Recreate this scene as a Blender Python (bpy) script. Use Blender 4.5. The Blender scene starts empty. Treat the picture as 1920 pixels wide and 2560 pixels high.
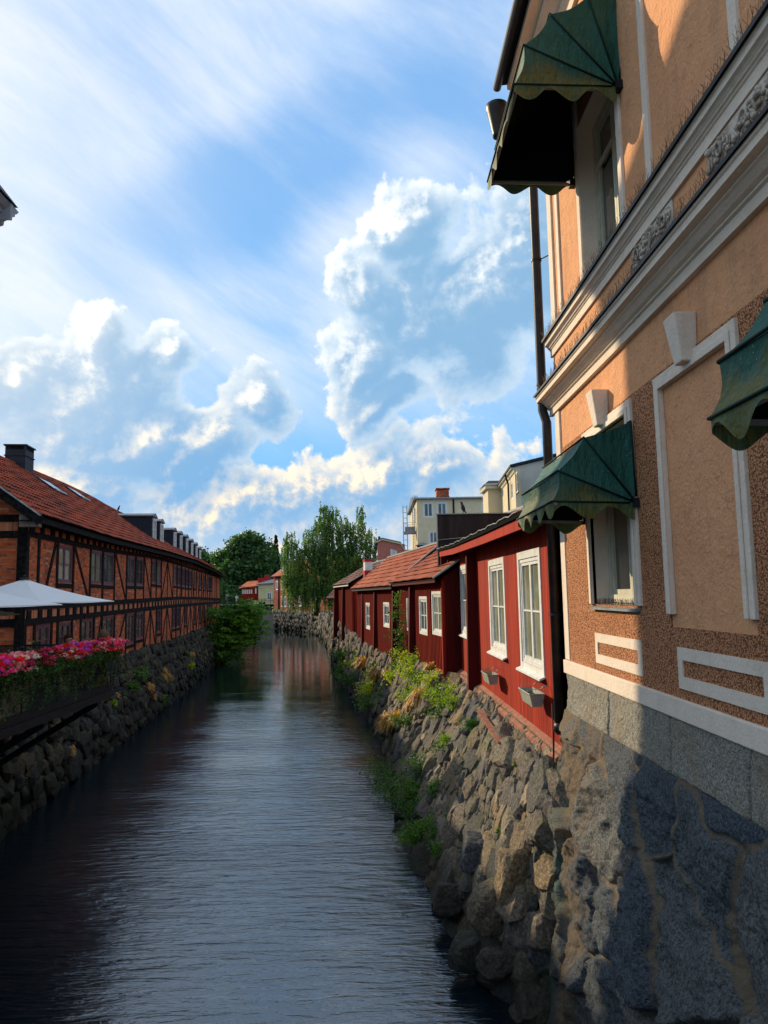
import bpy, math, random
import numpy as np
from mathutils import Vector
random.seed(7); RNG = np.random.default_rng(7)
sc = bpy.context.scene
R = math.radians
PI = math.pi

# ------------------------------------------------------------------ camera, sun, sky, exposure
F_PX, PITCH, ROLL, YAW = 1850.0, R(6.35), .018, R(.84)
_f = np.array([math.sin(YAW)*math.cos(PITCH), math.cos(YAW)*math.cos(PITCH), math.sin(PITCH)])
_r = np.array([math.cos(YAW), -math.sin(YAW), 0.0]); _u = np.cross(_r, _f)
_R = _r*math.cos(ROLL) - _u*math.sin(ROLL); _U = _u*math.cos(ROLL) + _r*math.sin(ROLL)
def ray(u, v): return _f + _R*(u-960)/F_PX - _U*(v-1280)/F_PX
def onX(u, v, X): d = ray(u, v); return d*X/d[0]
def onZ(u, v, z): d = ray(u, v); return d*z/d[2]
def atY(u, v, Y): d = ray(u, v); return d*Y/d[1]
cd = bpy.data.cameras.new('camera'); cam = bpy.data.objects.new('camera', cd); sc.collection.objects.link(cam)
from mathutils import Matrix
cam.matrix_world = Matrix([[_R[0], _U[0], -_f[0], 0], [_R[1], _U[1], -_f[1], 0], [_R[2], _U[2], -_f[2], 0], [0, 0, 0, 1]])
cd.sensor_fit = 'VERTICAL'; cd.sensor_height = 32; cd.lens = F_PX/2560*32
cd.clip_start = .05; cd.clip_end = 3000
sc.camera = cam
SUN_AZ, SUN_EL = R(-45.6), R(23.6)            # left of the view direction
sund = Vector((math.sin(SUN_AZ)*math.cos(SUN_EL), math.cos(SUN_AZ)*math.cos(SUN_EL), math.sin(SUN_EL)))
sl = bpy.data.lights.new('sun', 'SUN'); so = bpy.data.objects.new('sun', sl); sc.collection.objects.link(so)
sl.energy = 3.9; sl.angle = R(.5); sl.color = (1, .82, .56)
so.rotation_euler = sund.to_track_quat('Z', 'Y').to_euler()
vs = sc.view_settings; vs.view_transform = 'Standard'; vs.look = 'None'; vs.exposure = 0.43; vs.gamma = 1
sc.render.engine = 'CYCLES'; sc.cycles.use_denoising = True; sc.cycles.max_bounces = 6
sc.cycles.diffuse_bounces = 3; sc.cycles.glossy_bounces = 3; sc.cycles.transmission_bounces = 4; sc.cycles.transparent_max_bounces = 6
sc.cycles.caustics_reflective = False; sc.cycles.caustics_refractive = False

class NT:
    """small helper for wiring nodes"""
    def __init__(s, nt): s.nt = nt; nt.nodes.clear()
    def put(s, sock, v):
        if isinstance(v, bpy.types.NodeSocket): s.nt.links.new(v, sock)
        else:
            try: sock.default_value = v
            except Exception:
                sock.default_value = (v[0], v[1], v[2], 1) if hasattr(v, '__len__') else v
    def n(s, t, ins=None, out=0, **pr):
        nd = s.nt.nodes.new(t)
        for k, v in pr.items(): setattr(nd, k, v)
        for k, v in (ins or {}).items(): s.put(nd.inputs[k], v)
        return nd.outputs[out]
    def math(s, op, a, b=0.0, c=0.0, clamp=False):
        return s.n('ShaderNodeMath', {0: a, 1: b, 2: c}, operation=op, use_clamp=clamp)
    def vm(s, op, a, b=(0, 0, 0), out=0, scale=None):
        ins = {0: a, 1: b}
        if scale is not None: ins = {0: a, 'Scale': scale}
        return s.n('ShaderNodeVectorMath', ins, out, operation=op)
    def mix(s, f, a, b, mode='MIX'):
        nd = s.nt.nodes.new('ShaderNodeMix'); nd.data_type = 'RGBA'; nd.blend_type = mode; nd.clamp_factor = True
        s.put(nd.inputs[0], f)
        for i, v in ((6, a), (7, b)):
            s.put(nd.inputs[i], (v[0], v[1], v[2], 1) if isinstance(v, tuple) else v)
        return nd.outputs[2]
    def noise(s, vec, scale, detail=4, rough=.5, dist=0, out=0):
        return s.n('ShaderNodeTexNoise', {'Vector': vec, 'Scale': scale, 'Detail': detail, 'Roughness': rough, 'Distortion': dist}, out)
    def ss(s, x, a, b, lo=0.0, hi=1.0):
        return s.n('ShaderNodeMapRange', {0: x, 1: a, 2: b, 3: lo, 4: hi}, interpolation_type='SMOOTHSTEP')
    def mr(s, x, a, b, lo=0.0, hi=1.0):
        return s.n('ShaderNodeMapRange', {0: x, 1: a, 2: b, 3: lo, 4: hi})
    def mapp(s, vec, loc=(0, 0, 0), rot=(0, 0, 0), scale=(1, 1, 1), vt='POINT'):
        return s.n('ShaderNodeMapping', {'Vector': vec, 'Location': loc, 'Rotation': rot, 'Scale': scale}, vector_type=vt)
    def xyz(s, vec):
        nd = s.nt.nodes.new('ShaderNodeSeparateXYZ'); s.put(nd.inputs[0], vec); return nd.outputs
    def comb(s, x, y, z=0.0): return s.n('ShaderNodeCombineXYZ', {0: x, 1: y, 2: z})

def sxz(u, v):
    d = ray(u, v); d = d/np.linalg.norm(d)
    return (2*d[0]/(1+d[1]), 2*d[2]/(1+d[1]))
SKS = .1
def build_world():
    w = bpy.data.worlds.new('World'); sc.world = w; w.use_nodes = True
    # cloud density as a node group, so it can be sampled again towards the sun
    g = bpy.data.node_groups.new('cloud_density', 'ShaderNodeTree')
    g.interface.new_socket('P', in_out='INPUT', socket_type='NodeSocketVector')
    g.interface.new_socket('D', in_out='OUTPUT', socket_type='NodeSocketFloat')
    N = NT(g); gi = g.nodes.new('NodeGroupInput'); go = g.nodes.new('NodeGroupOutput')
    P = gi.outputs[0]
    warp = N.noise(P, 3.2, 3, .55, out=1)
    P2 = N.vm('ADD', P, N.vm('SCALE', N.vm('SUBTRACT', warp, (.5, .5, .5)), scale=.16))
    warp2 = N.noise(P, 14, 4, .6, out=1)
    P2 = N.vm('ADD', P2, N.vm('SCALE', N.vm('SUBTRACT', warp2, (.5, .5, .5)), scale=.035))
    # u, v, ru, rv, rot in the picture, turned into directions
    blobs = [(210, 1010, 300, 190, 12), (235, 860, 95, 100, 0), (60, 950, 150, 120, 0), (410, 900, 100, 90, -20),
             (400, 1110, 190, 110, 10),
             (1130, 780, 330, 250, 30), (1040, 560, 130, 110, 0), (900, 720, 110, 130, 0), (900, 930, 150, 170, 0), (1380, 600, 250, 260, 20),
             (640, 1040, 110, 90, 0), (520, 1130, 190, 100, 20), (960, 1010, 170, 60, 20),
             (1110, 1150, 230, 130, 0), (880, 1210, 330, 150, 8), (620, 1270, 340, 140, 15), (220, 1210, 330, 120, 5), (700, 1380, 620, 150, 5), (1150, 1330, 360, 120, 5),
             (-300, 900, 330, 260, 0), (-700, 1100, 400, 200, 0), (1900, 900, 400, 250, 0), (2600, 1150, 700, 250, 0)]
    D = None
    for (u, v, ru, rv, rot) in blobs:
        c = sxz(u, v)
        m = N.mapp(P2, (c[0], c[1], 0), (0, 0, R(rot)), (ru/F_PX, rv/F_PX, 1), 'TEXTURE')
        d = N.math('SUBTRACT', 1.0, N.vm('LENGTH', m, out=1))
        D = d if D is None else N.math('SMOOTH_MAX', D, d, .15)
    f1 = N.noise(P, 8, 10, .60, .15)
    f2 = N.noise(P, 3.0, 4, .6)
    D = N.math('MULTIPLY', D, .8)
    D = N.math('ADD', D, N.math('MULTIPLY', N.math('SUBTRACT', f1, .5), 1.9))
    D = N.math('ADD', D, N.math('MULTIPLY', N.math('SUBTRACT', f2, .5), 1.3))
    N.put(go.inputs[0], D)

    N = NT(w.node_tree)
    gen = N.n('ShaderNodeTexCoord', out=0)
    x, y, z = N.xyz(gen)[:3]
    k = N.math('DIVIDE', 2.0, N.math('ADD', 1.0001, y))
    P = N.comb(N.math('MULTIPLY', x, k), N.math('MULTIPLY', z, k), 0)
    sky = N.nt.nodes.new('ShaderNodeTexSky'); sky.sky_type = 'NISHITA'; sky.sun_disc = False
    sky.sun_elevation = SUN_EL; sky.sun_rotation = SUN_AZ; sky.air_density = 1.0; sky.dust_density = .6; sky.ozone_density = 2.0
    blue = N.mix(1.0, sky.outputs[0], (SKY_TINT), 'MULTIPLY')
    s = 1/SKS
    el = N.math('MAXIMUM', z, 0.0)
    grad = N.mix(N.ss(el, .05, .62), (.13*s, .42*s, .76*s), (.15*s, .36*s, .68*s))
    blue = N.mix(.9, blue, grad)
    # cirrus: long soft streaks falling to the right
    Pr = N.mapp(P, (0, 0, 0), (0, 0, R(30)), (1, 1, 1))
    wv = N.noise(P, 1.3, 2, .5, out=1)
    Pw = N.vm('ADD', Pr, N.vm('SCALE', N.vm('SUBTRACT', wv, (.5, .5, .5)), scale=.22))
    c1 = N.noise(N.mapp(Pw, (.4, .1, 0), (0, 0, 0), (1.3, 3.6, 1)), 1.0, 8, .58, .1)
    c2 = N.noise(N.mapp(Pw, (2.4, 1.1, 0), (0, 0, R(6)), (2.6, 11, 1)), 1.0, 9, .66, .25)
    c3 = N.noise(P, 1.2, 3, .5)
    hole = N.math('ADD', N.math('MULTIPLY', N.ss(N.vm('LENGTH', N.mapp(P, (*sxz(700, 430), 0), (0, 0, R(25)), (.26, .09, 1), 'TEXTURE'), out=1), 1.3, .2), .15),
                  N.math('MULTIPLY', N.ss(N.vm('LENGTH', N.mapp(P, (*sxz(1150, 80), 0), (0, 0, R(-60)), (.22, .12, 1), 'TEXTURE'), out=1), 1.3, .2), .10))
    cs = N.math('SUBTRACT', N.math('ADD', N.math('MULTIPLY', c1, .50), N.math('ADD', N.math('MULTIPLY', c2, .12), N.math('MULTIPLY', c3, .38))), hole)
    cm = N.ss(cs, .34, .57, .10, .93)
    cm = N.math('MULTIPLY', cm, N.ss(z, .16, .34, .18, 1.0))
    cirr = N.mix(N.ss(c2, .3, .7), (.52*s, .64*s, .82*s), (.70*s, .74*s, .80*s))
    col = N.mix(cm, blue, cirr)
    # cumulus
    def dens(vec):
        nd = N.nt.nodes.new('ShaderNodeGroup'); nd.node_tree = g; N.put(nd.inputs[0], vec); return nd.outputs[0]
    D0 = dens(P)
    D1 = dens(N.vm('ADD', P, (-.034, .034, 0)))
    D2 = dens(N.vm('ADD', P, (-.0075, .0085, 0)))
    mask = N.ss(D0, .02, .13)
    thick = N.ss(D0, .04, .50)
    big = N.ss(N.math('SUBTRACT', D0, D1), -.05, .85)
    fine = N.ss(N.math('SUBTRACT', D0, D2), -.10, .22)
    edge = N.math('SUBTRACT', 1.0, N.ss(D0, .10, .42))
    low = N.ss(z, .06, .34)
    wt = N.mix(low, (.93*s, .76*s, .52*s), (.76*s, .80*s, .81*s))
    gr = N.mix(N.ss(z, .02, .42), (.33*s, .49*s, .66*s), (.37*s, .53*s, .69*s))
    gr2 = N.mix(N.ss(z, .02, .42), (.17*s, .36*s, .60*s), (.20*s, .37*s, .56*s))
    gcol = N.mix(thick, gr, gr2)
    br = N.math('MULTIPLY', N.math('ADD', N.math('MULTIPLY', big, .62), N.math('MULTIPLY', edge, .52)), N.math('ADD', .35, N.math('MULTIPLY', fine, .95)), clamp=True)
    br = N.math('MAXIMUM', br, N.math('MULTIPLY', N.math('MULTIPLY', fine, big), 1.2), clamp=True)
    br = N.math('ADD', br, N.math('MULTIPLY', N.math('MULTIPLY', fine, N.ss(z, .30, .12)), .42), clamp=True)
    ccol = N.mix(br, gcol, wt)
    col = N.mix(N.math('MULTIPLY', mask, .97), col, ccol)
    # a bright warm veil low on the sun's side, a pale band along the horizon
    dt = N.vm('DOT_PRODUCT', gen, tuple(sund), out=1)
    col = N.mix(N.math('MULTIPLY', N.ss(dt, .82, 1.0), .30), col, (1.0*s, .93*s, .80*s))
    col = N.mix(N.math('MULTIPLY', N.math('SUBTRACT', 1.0, N.ss(z, .0, .14)), .4), col, (.80*s, .82*s, .80*s))
    col = N.mix(N.ss(z, -.02, -.2), col, (.05*s, .06*s, .07*s))
    bg = N.n('ShaderNodeBackground', {0: col, 1: SKS})
    out = N.nt.nodes.new('ShaderNodeOutputWorld'); N.put(out.inputs[0], bg)
    w.cycles.sampling_method = 'MANUAL'; w.cycles.sample_map_resolution = 512
SKY_TINT = (.75, .95, 1.25)
build_world()

# ------------------------------------------------------------------ frames and mesh building
class Fr:
    """wall frame: s along the wall away from the viewer, n out of the wall, z up"""
    def __init__(s, x, y, h, side=-1):
        a = R(h); s.o = np.array([x, y, 0.0]); s.d = np.array([math.sin(a), math.cos(a), 0]); s.n = np.array([math.cos(a), -math.sin(a), 0])*side
    def pt(s, a, n, z): return s.o + s.d*a + s.n*n + np.array([0, 0, z])
    def px(s, u, v, n=0.0):
        d = ray(u, v); o = s.o + s.n*n; t = (o@s.n)/(d@s.n); p = d*t
        return float((p-s.o)@s.d), float(p[2])
W0 = Fr(0, 0, 0)      # s = Y, n = -X
ORG = {}
def col_link(o): sc.collection.objects.link(o)
class MB:
    def __init__(s): s.V = []; s.Fc = []; s.UV = []; s.nv = 0; s.att = []
    def raw(s, V, Fc, uv=None, att=None):
        V = np.asarray(V, float).reshape(-1, 3); s.V.append(V)
        b = s.nv
        for i, f in enumerate(Fc):
            s.Fc.append([int(k)+b for k in f])
            s.UV.append(uv[i] if uv is not None else [(V[k][1], V[k][2]) for k in f])
            s.att.append(att if att is not None else 0.0)
        s.nv += len(V); return s
    def box(s, F, s0, s1, n0, n1, z0, z1, sh=0.0):
        """sh shifts the top along s (leaning boards)"""
        L = [(s0, n0, z0), (s1, n0, z0), (s1, n1, z0), (s0, n1, z0), (s0+sh, n0, z1), (s1+sh, n0, z1), (s1+sh, n1, z1), (s0+sh, n1, z1)]
        V = [F.pt(*p) for p in L]
        Q = [(0, 1, 5, 4), (2, 3, 7, 6), (1, 2, 6, 5), (3, 0, 4, 7), (4, 5, 6, 7), (3, 2, 1, 0)]
        uv = []
        for i, q in enumerate(Q):
            if i < 2: uv.append([(L[k][0], L[k][2]) for k in q])
            elif i < 4: uv.append([(L[k][1]+s0, L[k][2]) for k in q])
            else: uv.append([(L[k][0], L[k][1]) for k in q])
        return s.raw(V, Q, uv)
    def hexa(s, P8, uv=None):
        """eight corners, bottom ring then top ring"""
        Q = [(0, 1, 5, 4), (2, 3, 7, 6), (1, 2, 6, 5), (3, 0, 4, 7), (4, 5, 6, 7), (3, 2, 1, 0)]
        return s.raw(P8, Q)
    def quad(s, pts, uv=None): return s.raw(pts, [tuple(range(len(pts)))], [uv] if uv is not None else None)
    def prism(s, F, prof, s0, s1, caps=True):
        """profile of (n,z) points swept along s"""
        m = len(prof); V = [F.pt(s0, n, z) for n, z in prof] + [F.pt(s1, n, z) for n, z in prof]
        Q = []; uv = []; L = 0
        for i in range(m):
            j = (i+1) % m; l = math.dist(prof[i], prof[j])
            Q.append((i, j, m+j, m+i)); uv.append([(s0, L), (s0, L+l), (s1, L+l), (s1, L)]); L += l
        if caps:
            Q += [tuple(range(m))[::-1], tuple(range(m, 2*m))]
            uv += [[(prof[k][0]+s0, prof[k][1]) for k in range(m)][::-1], [(p[0]+s1, p[1]) for p in prof]]
        return s.raw(V, Q, uv)
    def beam(s, a, b, w, h, up=(0, 0, 1)):
        """a bar of w x h section between two points"""
        a = np.array(a, float); b = np.array(b, float); d = b-a; L = np.linalg.norm(d); d = d/L
        sd = np.cross(d, up); ns = np.linalg.norm(sd)
        if ns < 1e-4: sd = np.cross(d, (1, 0, 0)); ns = np.linalg.norm(sd)
        sd = sd/ns; u2 = np.cross(sd, d)
        V = [p + sd*x*w/2 + u2*y*h/2 for p in (a, b) for x, y in ((-1, -1), (1, -1), (1, 1), (-1, 1))]
        Q = [(0, 1, 2, 3), (7, 6, 5, 4), (0, 4, 5, 1), (1, 5, 6, 2), (2, 6, 7, 3), (3, 7, 4, 0)]
        uv = [[(0, 0), (w, 0), (w, h), (0, h)]]*2 + [[(0, 0), (0, L), (w, L), (w, 0)]]*4
        return s.raw(V, Q, uv)
    def tube(s, pts, r, seg=8, cap=True):
        pts = [np.array(p, float) for p in pts]; rs = r if hasattr(r, '__len__') else [r]*len(pts)
        V = []; Q = []; ref = None
        for i, p in enumerate(pts):
            d = (pts[min(i+1, len(pts)-1)] - pts[max(i-1, 0)]); d = d/(np.linalg.norm(d)+1e-9)
            if ref is None: ref = np.array([0, 0, 1.0]) if abs(d[2]) < .9 else np.array([1.0, 0, 0])
            a = np.cross(d, ref); a = a/(np.linalg.norm(a)+1e-9); b = np.cross(a, d); ref = b
            for k in range(seg):
                t = 2*PI*k/seg; V.append(p + (a*math.cos(t)+b*math.sin(t))*rs[i])
        for i in range(len(pts)-1):
            for k in range(seg):
                k2 = (k+1) % seg; Q.append((i*seg+k, i*seg+k2, (i+1)*seg+k2, (i+1)*seg+k))
        if cap: Q += [tuple(range(seg))[::-1], tuple(range((len(pts)-1)*seg, len(pts)*seg))]
        return s.raw(V, Q)
    def lathe(s, c, prof, seg=16):
        V = []; Q = []
        for (r, z) in prof:
            for k in range(seg):
                t = 2*PI*k/seg; V.append((c[0]+r*math.cos(t), c[1]+r*math.sin(t), c[2]+z))
        for i in range(len(prof)-1):
            for k in range(seg):
                k2 = (k+1) % seg; Q.append((i*seg+k, i*seg+k2, (i+1)*seg+k2, (i+1)*seg+k))
        Q += [tuple(range(seg))[::-1], tuple(range((len(prof)-1)*seg, len(prof)*seg))]
        return s.raw(V, Q)
    def build(s, name, mat, parent=None, smooth=False, org=None, att=False, bevel=0):
        V = np.concatenate(s.V) if s.V else np.zeros((0, 3))
        o3 = ORG[parent.name] if parent is not None else np.array(org if org is not None else (V.min(0)+V.max(0))/2*np.array([1, 1, 0])+np.array([0, 0, V[:, 2].min()]))
        me = bpy.data.meshes.new(name); me.from_pydata((V-o3).tolist(), [], s.Fc)
        uvl = me.uv_layers.new(name='UVMap')
        flat = np.array([c for f in s.UV for p in f for c in p], dtype=np.float32)
        uvl.data.foreach_set('uv', flat)
        if att:
            a = me.attributes.new('rnd', 'FLOAT', 'FACE'); a.data.foreach_set('value', np.array(s.att, dtype=np.float32))
        if smooth: me.polygons.foreach_set('use_smooth', [True]*len(me.polygons))
        for m in (mat if isinstance(mat, (list, tuple)) else [mat]): me.materials.append(m)
        o = bpy.data.objects.new(name, me); col_link(o)
        if parent is not None: o.parent = parent; ORG[o.name] = o3
        else: o.location = o3; ORG[o.name] = o3
        if bevel:
            b = o.modifiers.new('bevel', 'BEVEL'); b.width = bevel; b.segments = 2; b.limit_method = 'ANGLE'
        return o
def npmesh(name, V, quads, mat, parent=None, org=None, uv=None, attrs=None, smooth=True):
    """fast path for big numpy meshes, faces all with the same corner count"""
    V = np.asarray(V, float); quads = np.asarray(quads, dtype=np.int32); k = quads.shape[1]
    o3 = ORG[parent.name] if parent is not None else np.array(org if org is not None else (V.min(0)+V.max(0))/2*np.array([1, 1, 0])+np.array([0, 0, V[:, 2].min()]))
    me = bpy.data.meshes.new(name)
    me.vertices.add(len(V)); me.vertices.foreach_set('co', (V-o3).astype(np.float32).ravel())
    me.loops.add(quads.size); me.loops.foreach_set('vertex_index', quads.ravel())
    me.polygons.add(len(quads)); me.polygons.foreach_set('loop_start', np.arange(0, quads.size, k, dtype=np.int32))
    me.polygons.foreach_set('loop_total', np.full(len(quads), k, dtype=np.int32))
    me.update(calc_edges=True)
    if uv is not None:
        l = me.uv_layers.new(name='UVMap'); l.data.foreach_set('uv', np.asarray(uv, dtype=np.float32)[quads.ravel()].ravel())
    for nm, (dom, val) in (attrs or {}).items():
        a = me.attributes.new(nm, 'FLOAT', dom); a.data.foreach_set('value', np.asarray(val, dtype=np.float32))
    me.polygons.foreach_set('use_smooth', [smooth]*len(quads))
    me.materials.append(mat)
    me.validate()
    o = bpy.data.objects.new(name, me); col_link(o)
    if parent is not None: o.parent = parent
    else: o.location = o3
    ORG[o.name] = o3
    return o
def tag(o, label=None, cat=None, group=None, kind=None):
    if label: o['label'] = label
    if cat: o['category'] = cat
    if group: o['group'] = group
    if kind: o['kind'] = kind
    return o
def thing(name, loc, label, cat, group=None):
    o = bpy.data.objects.new(name, None); o.location = loc; o.empty_display_size = .3; col_link(o); ORG[o.name] = np.array(loc, float)
    return tag(o, label, cat, group)

# ------------------------------------------------------------------ numpy noise
def _h(ix, iy, iz, seed):
    n = (ix.astype(np.int64)*374761393 + iy.astype(np.int64)*668265263 + iz.astype(np.int64)*2147483647*3 + seed*1274126177) & 0xffffffff
    n = ((n ^ (n >> 13))*1274126177) & 0xffffffff
    n = (n ^ (n >> 16)) & 0xffffffff
    return n/4294967295.0
def vnoise(p, seed=0):
    p = np.asarray(p, float); i = np.floor(p).astype(np.int64); f = p-i; f = f*f*(3-2*f)
    r = 0
    for dx in (0, 1):
        for dy in (0, 1):
            for dz in (0, 1):
                w = (f[:, 0] if dx else 1-f[:, 0])*(f[:, 1] if dy else 1-f[:, 1])*(f[:, 2] if dz else 1-f[:, 2])
                r = r + w*_h(i[:, 0]+dx, i[:, 1]+dy, i[:, 2]+dz, seed)
    return r
def fbm(p, oct=4, seed=0, rough=.5):
    a = 1; s = 0; t = 0; p = np.asarray(p, float)
    for k in range(oct): s = s + a*vnoise(p*(2**k), seed+k*17); t += a; a *= rough
    return s/t
def interp(x, xs, ys): return np.interp(x, xs, ys)

# ------------------------------------------------------------------ materials
MAT = {}
def mat(name, fn):
    m = bpy.data.materials.new(name); m.use_nodes = True; N = NT(m.node_tree)
    r = fn(N)
    r.setdefault('Specular IOR Level', .15)
    b = N.nt.nodes.new('ShaderNodeBsdfPrincipled')
    for k, v in r.items():
        if k == 'extra': continue
        N.put(b.inputs[k], (v[0], v[1], v[2], 1) if (k == 'Base Color' and isinstance(v, tuple)) else v)
    o = N.nt.nodes.new('ShaderNodeOutputMaterial')
    N.put(o.inputs[0], r['extra'](N, b.outputs[0]) if 'extra' in r else b.outputs[0])
    MAT[name] = m; return m
def POS(N): return N.n('ShaderNodeNewGeometry', out=0)
def UV(N): return N.n('ShaderNodeTexCoord', out=2)
def bump(N, h, dist=.01, st=1.0, nrm=None):
    ins = {'Height': h, 'Distance': dist, 'Strength': st}
    if nrm is not None: ins['Normal'] = nrm
    return N.n('ShaderNodeBump', ins)
def plain(name, c, rough=.6, c2=None, sc_=3.0, bs=0, bd=.004, metal=0, spec=None, streak=False):
    if spec is None: spec = .5 if rough < .5 else .12
    def fn(N):
        p = POS(N); col = c
        if c2 is not None:
            f = N.noise(N.mapp(p, scale=(1, 1, .12) if streak else (1, 1, 1)), sc_, 6, .62)
            col = N.mix(N.ss(f, .35, .68), c, c2)
        r = {'Base Color': col, 'Roughness': rough, 'Metallic': metal, 'Specular IOR Level': spec}
        if bs: r['Normal'] = bump(N, N.noise(p, bs, 5, .6), bd)
        return r
    return mat(name, fn)
def m_stucco(N):
    p = POS(N)
    f = N.noise(p, 1.1, 6, .6); g = N.noise(p, 7, 5, .65)
    st = N.noise(N.mapp(p, scale=(3, 3, .35)), 1.6, 5, .6)
    c = N.mix(N.ss(f, .3, .7), (.74, .365, .175), (.68, .315, .150))
    c = N.mix(N.math('MULTIPLY', N.ss(g, .50, .75), .45), c, (.44, .20, .11))
    c = N.mix(N.math('MULTIPLY', N.ss(st, .48, .74), .5), c, (.42, .23, .13))
    ch = N.ss(N.noise(p, 4.3, 8, .7), .66, .70)
    c = N.mix(N.math('MULTIPLY', ch, .5), c, (.63, .40, .26))
    cr = N.n('ShaderNodeTexVoronoi', {'Vector': N.vm('ADD', p, N.vm('SCALE', N.noise(p, 2.5, 5, .7, out=1), scale=.6)), 'Scale': 1.1}, 0, feature='DISTANCE_TO_EDGE')
    cr = N.math('MULTIPLY', N.ss(cr, .006, .001), N.ss(N.noise(p, .9, 3), .5, .6))
    c = N.mix(N.math('MULTIPLY', cr, .5), c, (.2, .1, .06))
    h = N.math('ADD', N.math('MULTIPLY', N.noise(p, 26, 6, .6), .5), N.math('ADD', N.noise(p, 3.5, 4, .6), N.math('MULTIPLY', ch, -.08)))
    return {'Base Color': c, 'Roughness': .88, 'Normal': bump(N, h, .05, .8)}
mat('stucco', m_stucco)
def m_rough(N):
    p = POS(N)
    v = N.n('ShaderNodeTexVoronoi', {'Vector': N.vm('ADD', p, N.vm('SCALE', N.noise(p, 30, 3, out=1), scale=.03)), 'Scale': 55.0}, feature='F1')
    n2 = N.noise(p, 90, 4, .6)
    h = N.math('ADD', N.math('SUBTRACT', 1.0, v), N.math('MULTIPLY', n2, .7))
    f = N.noise(p, 1.5, 5, .6)
    c = N.mix(N.ss(f, .3, .7), (.78, .35, .17), (.68, .29, .135))
    c = N.mix(N.ss(h, 1.1, .55), c, (.20, .085, .04))
    return {'Base Color': c, 'Roughness': .95, 'Normal': bump(N, h, .022, 1.0)}
mat('roughcast', m_rough)
def m_white(N):
    p = POS(N); f = N.noise(p, 2.5, 6, .65); st = N.noise(N.mapp(p, scale=(4, 4, .6)), 2, 5, .65)
    c = N.mix(N.ss(f, .4, .75), (.76, .63, .50), (.66, .54, .42))
    c = N.mix(N.math('MULTIPLY', N.ss(st, .55, .75), .35), c, (.55, .46, .36))
    return {'Base Color': c, 'Roughness': .8, 'Normal': bump(N, N.math('ADD', N.noise(p, 30, 5, .6), N.noise(p, 4, 3)), .012, .8)}
mat('trim_white', m_white)
plain('trim_drip', (.62, .53, .43), .8, (.34, .27, .2), 5, 40, .01)
plain('black_metal', (.008, .009, .012), .5, (.016, .017, .02), 6, 0, spec=.2)
plain('black_pipe', (.010, .008, .008), .42, (.03, .02, .015), 5, 60, .002, spec=.3)
plain('dark_sheet', (.022, .016, .015), .5, (.05, .035, .03), 4, 14, .004, streak=True)
plain('black_void', (.004, .004, .004), .9)
plain('cream_paint', (.60, .56, .42), .55, (.48, .45, .34), 4, 30, .003)
plain('white_paint', (.72, .72, .68), .5, (.58, .58, .53), 5, 30, .003)
plain('grey_zinc', (.30, .33, .32), .45, (.20, .22, .21), 6, 20, .003, metal=.2)
plain('spike_wire', (.10, .05, .03), .5)
def m_granite(N):
    p = POS(N); f = N.noise(p, 60, 4, .7); g = N.noise(p, 2.0, 6, .6); l = N.noise(p, 9, 6, .7)
    c = N.mix(N.ss(f, .38, .62), (.15, .14, .115), (.40, .365, .29))
    c = N.mix(N.math('MULTIPLY', N.ss(g, .45, .7), .5), c, (.27, .20, .115))
    c = N.mix(N.math('MULTIPLY', N.ss(l, .55, .7), .35), c, (.08, .08, .075))
    z = N.xyz(p)[2]
    return {'Base Color': c, 'Roughness': .9, 'Normal': bump(N, N.math('ADD', f, N.math('MULTIPLY', l, 1.4)), .02, 1)}
mat('granite', m_granite)
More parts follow.
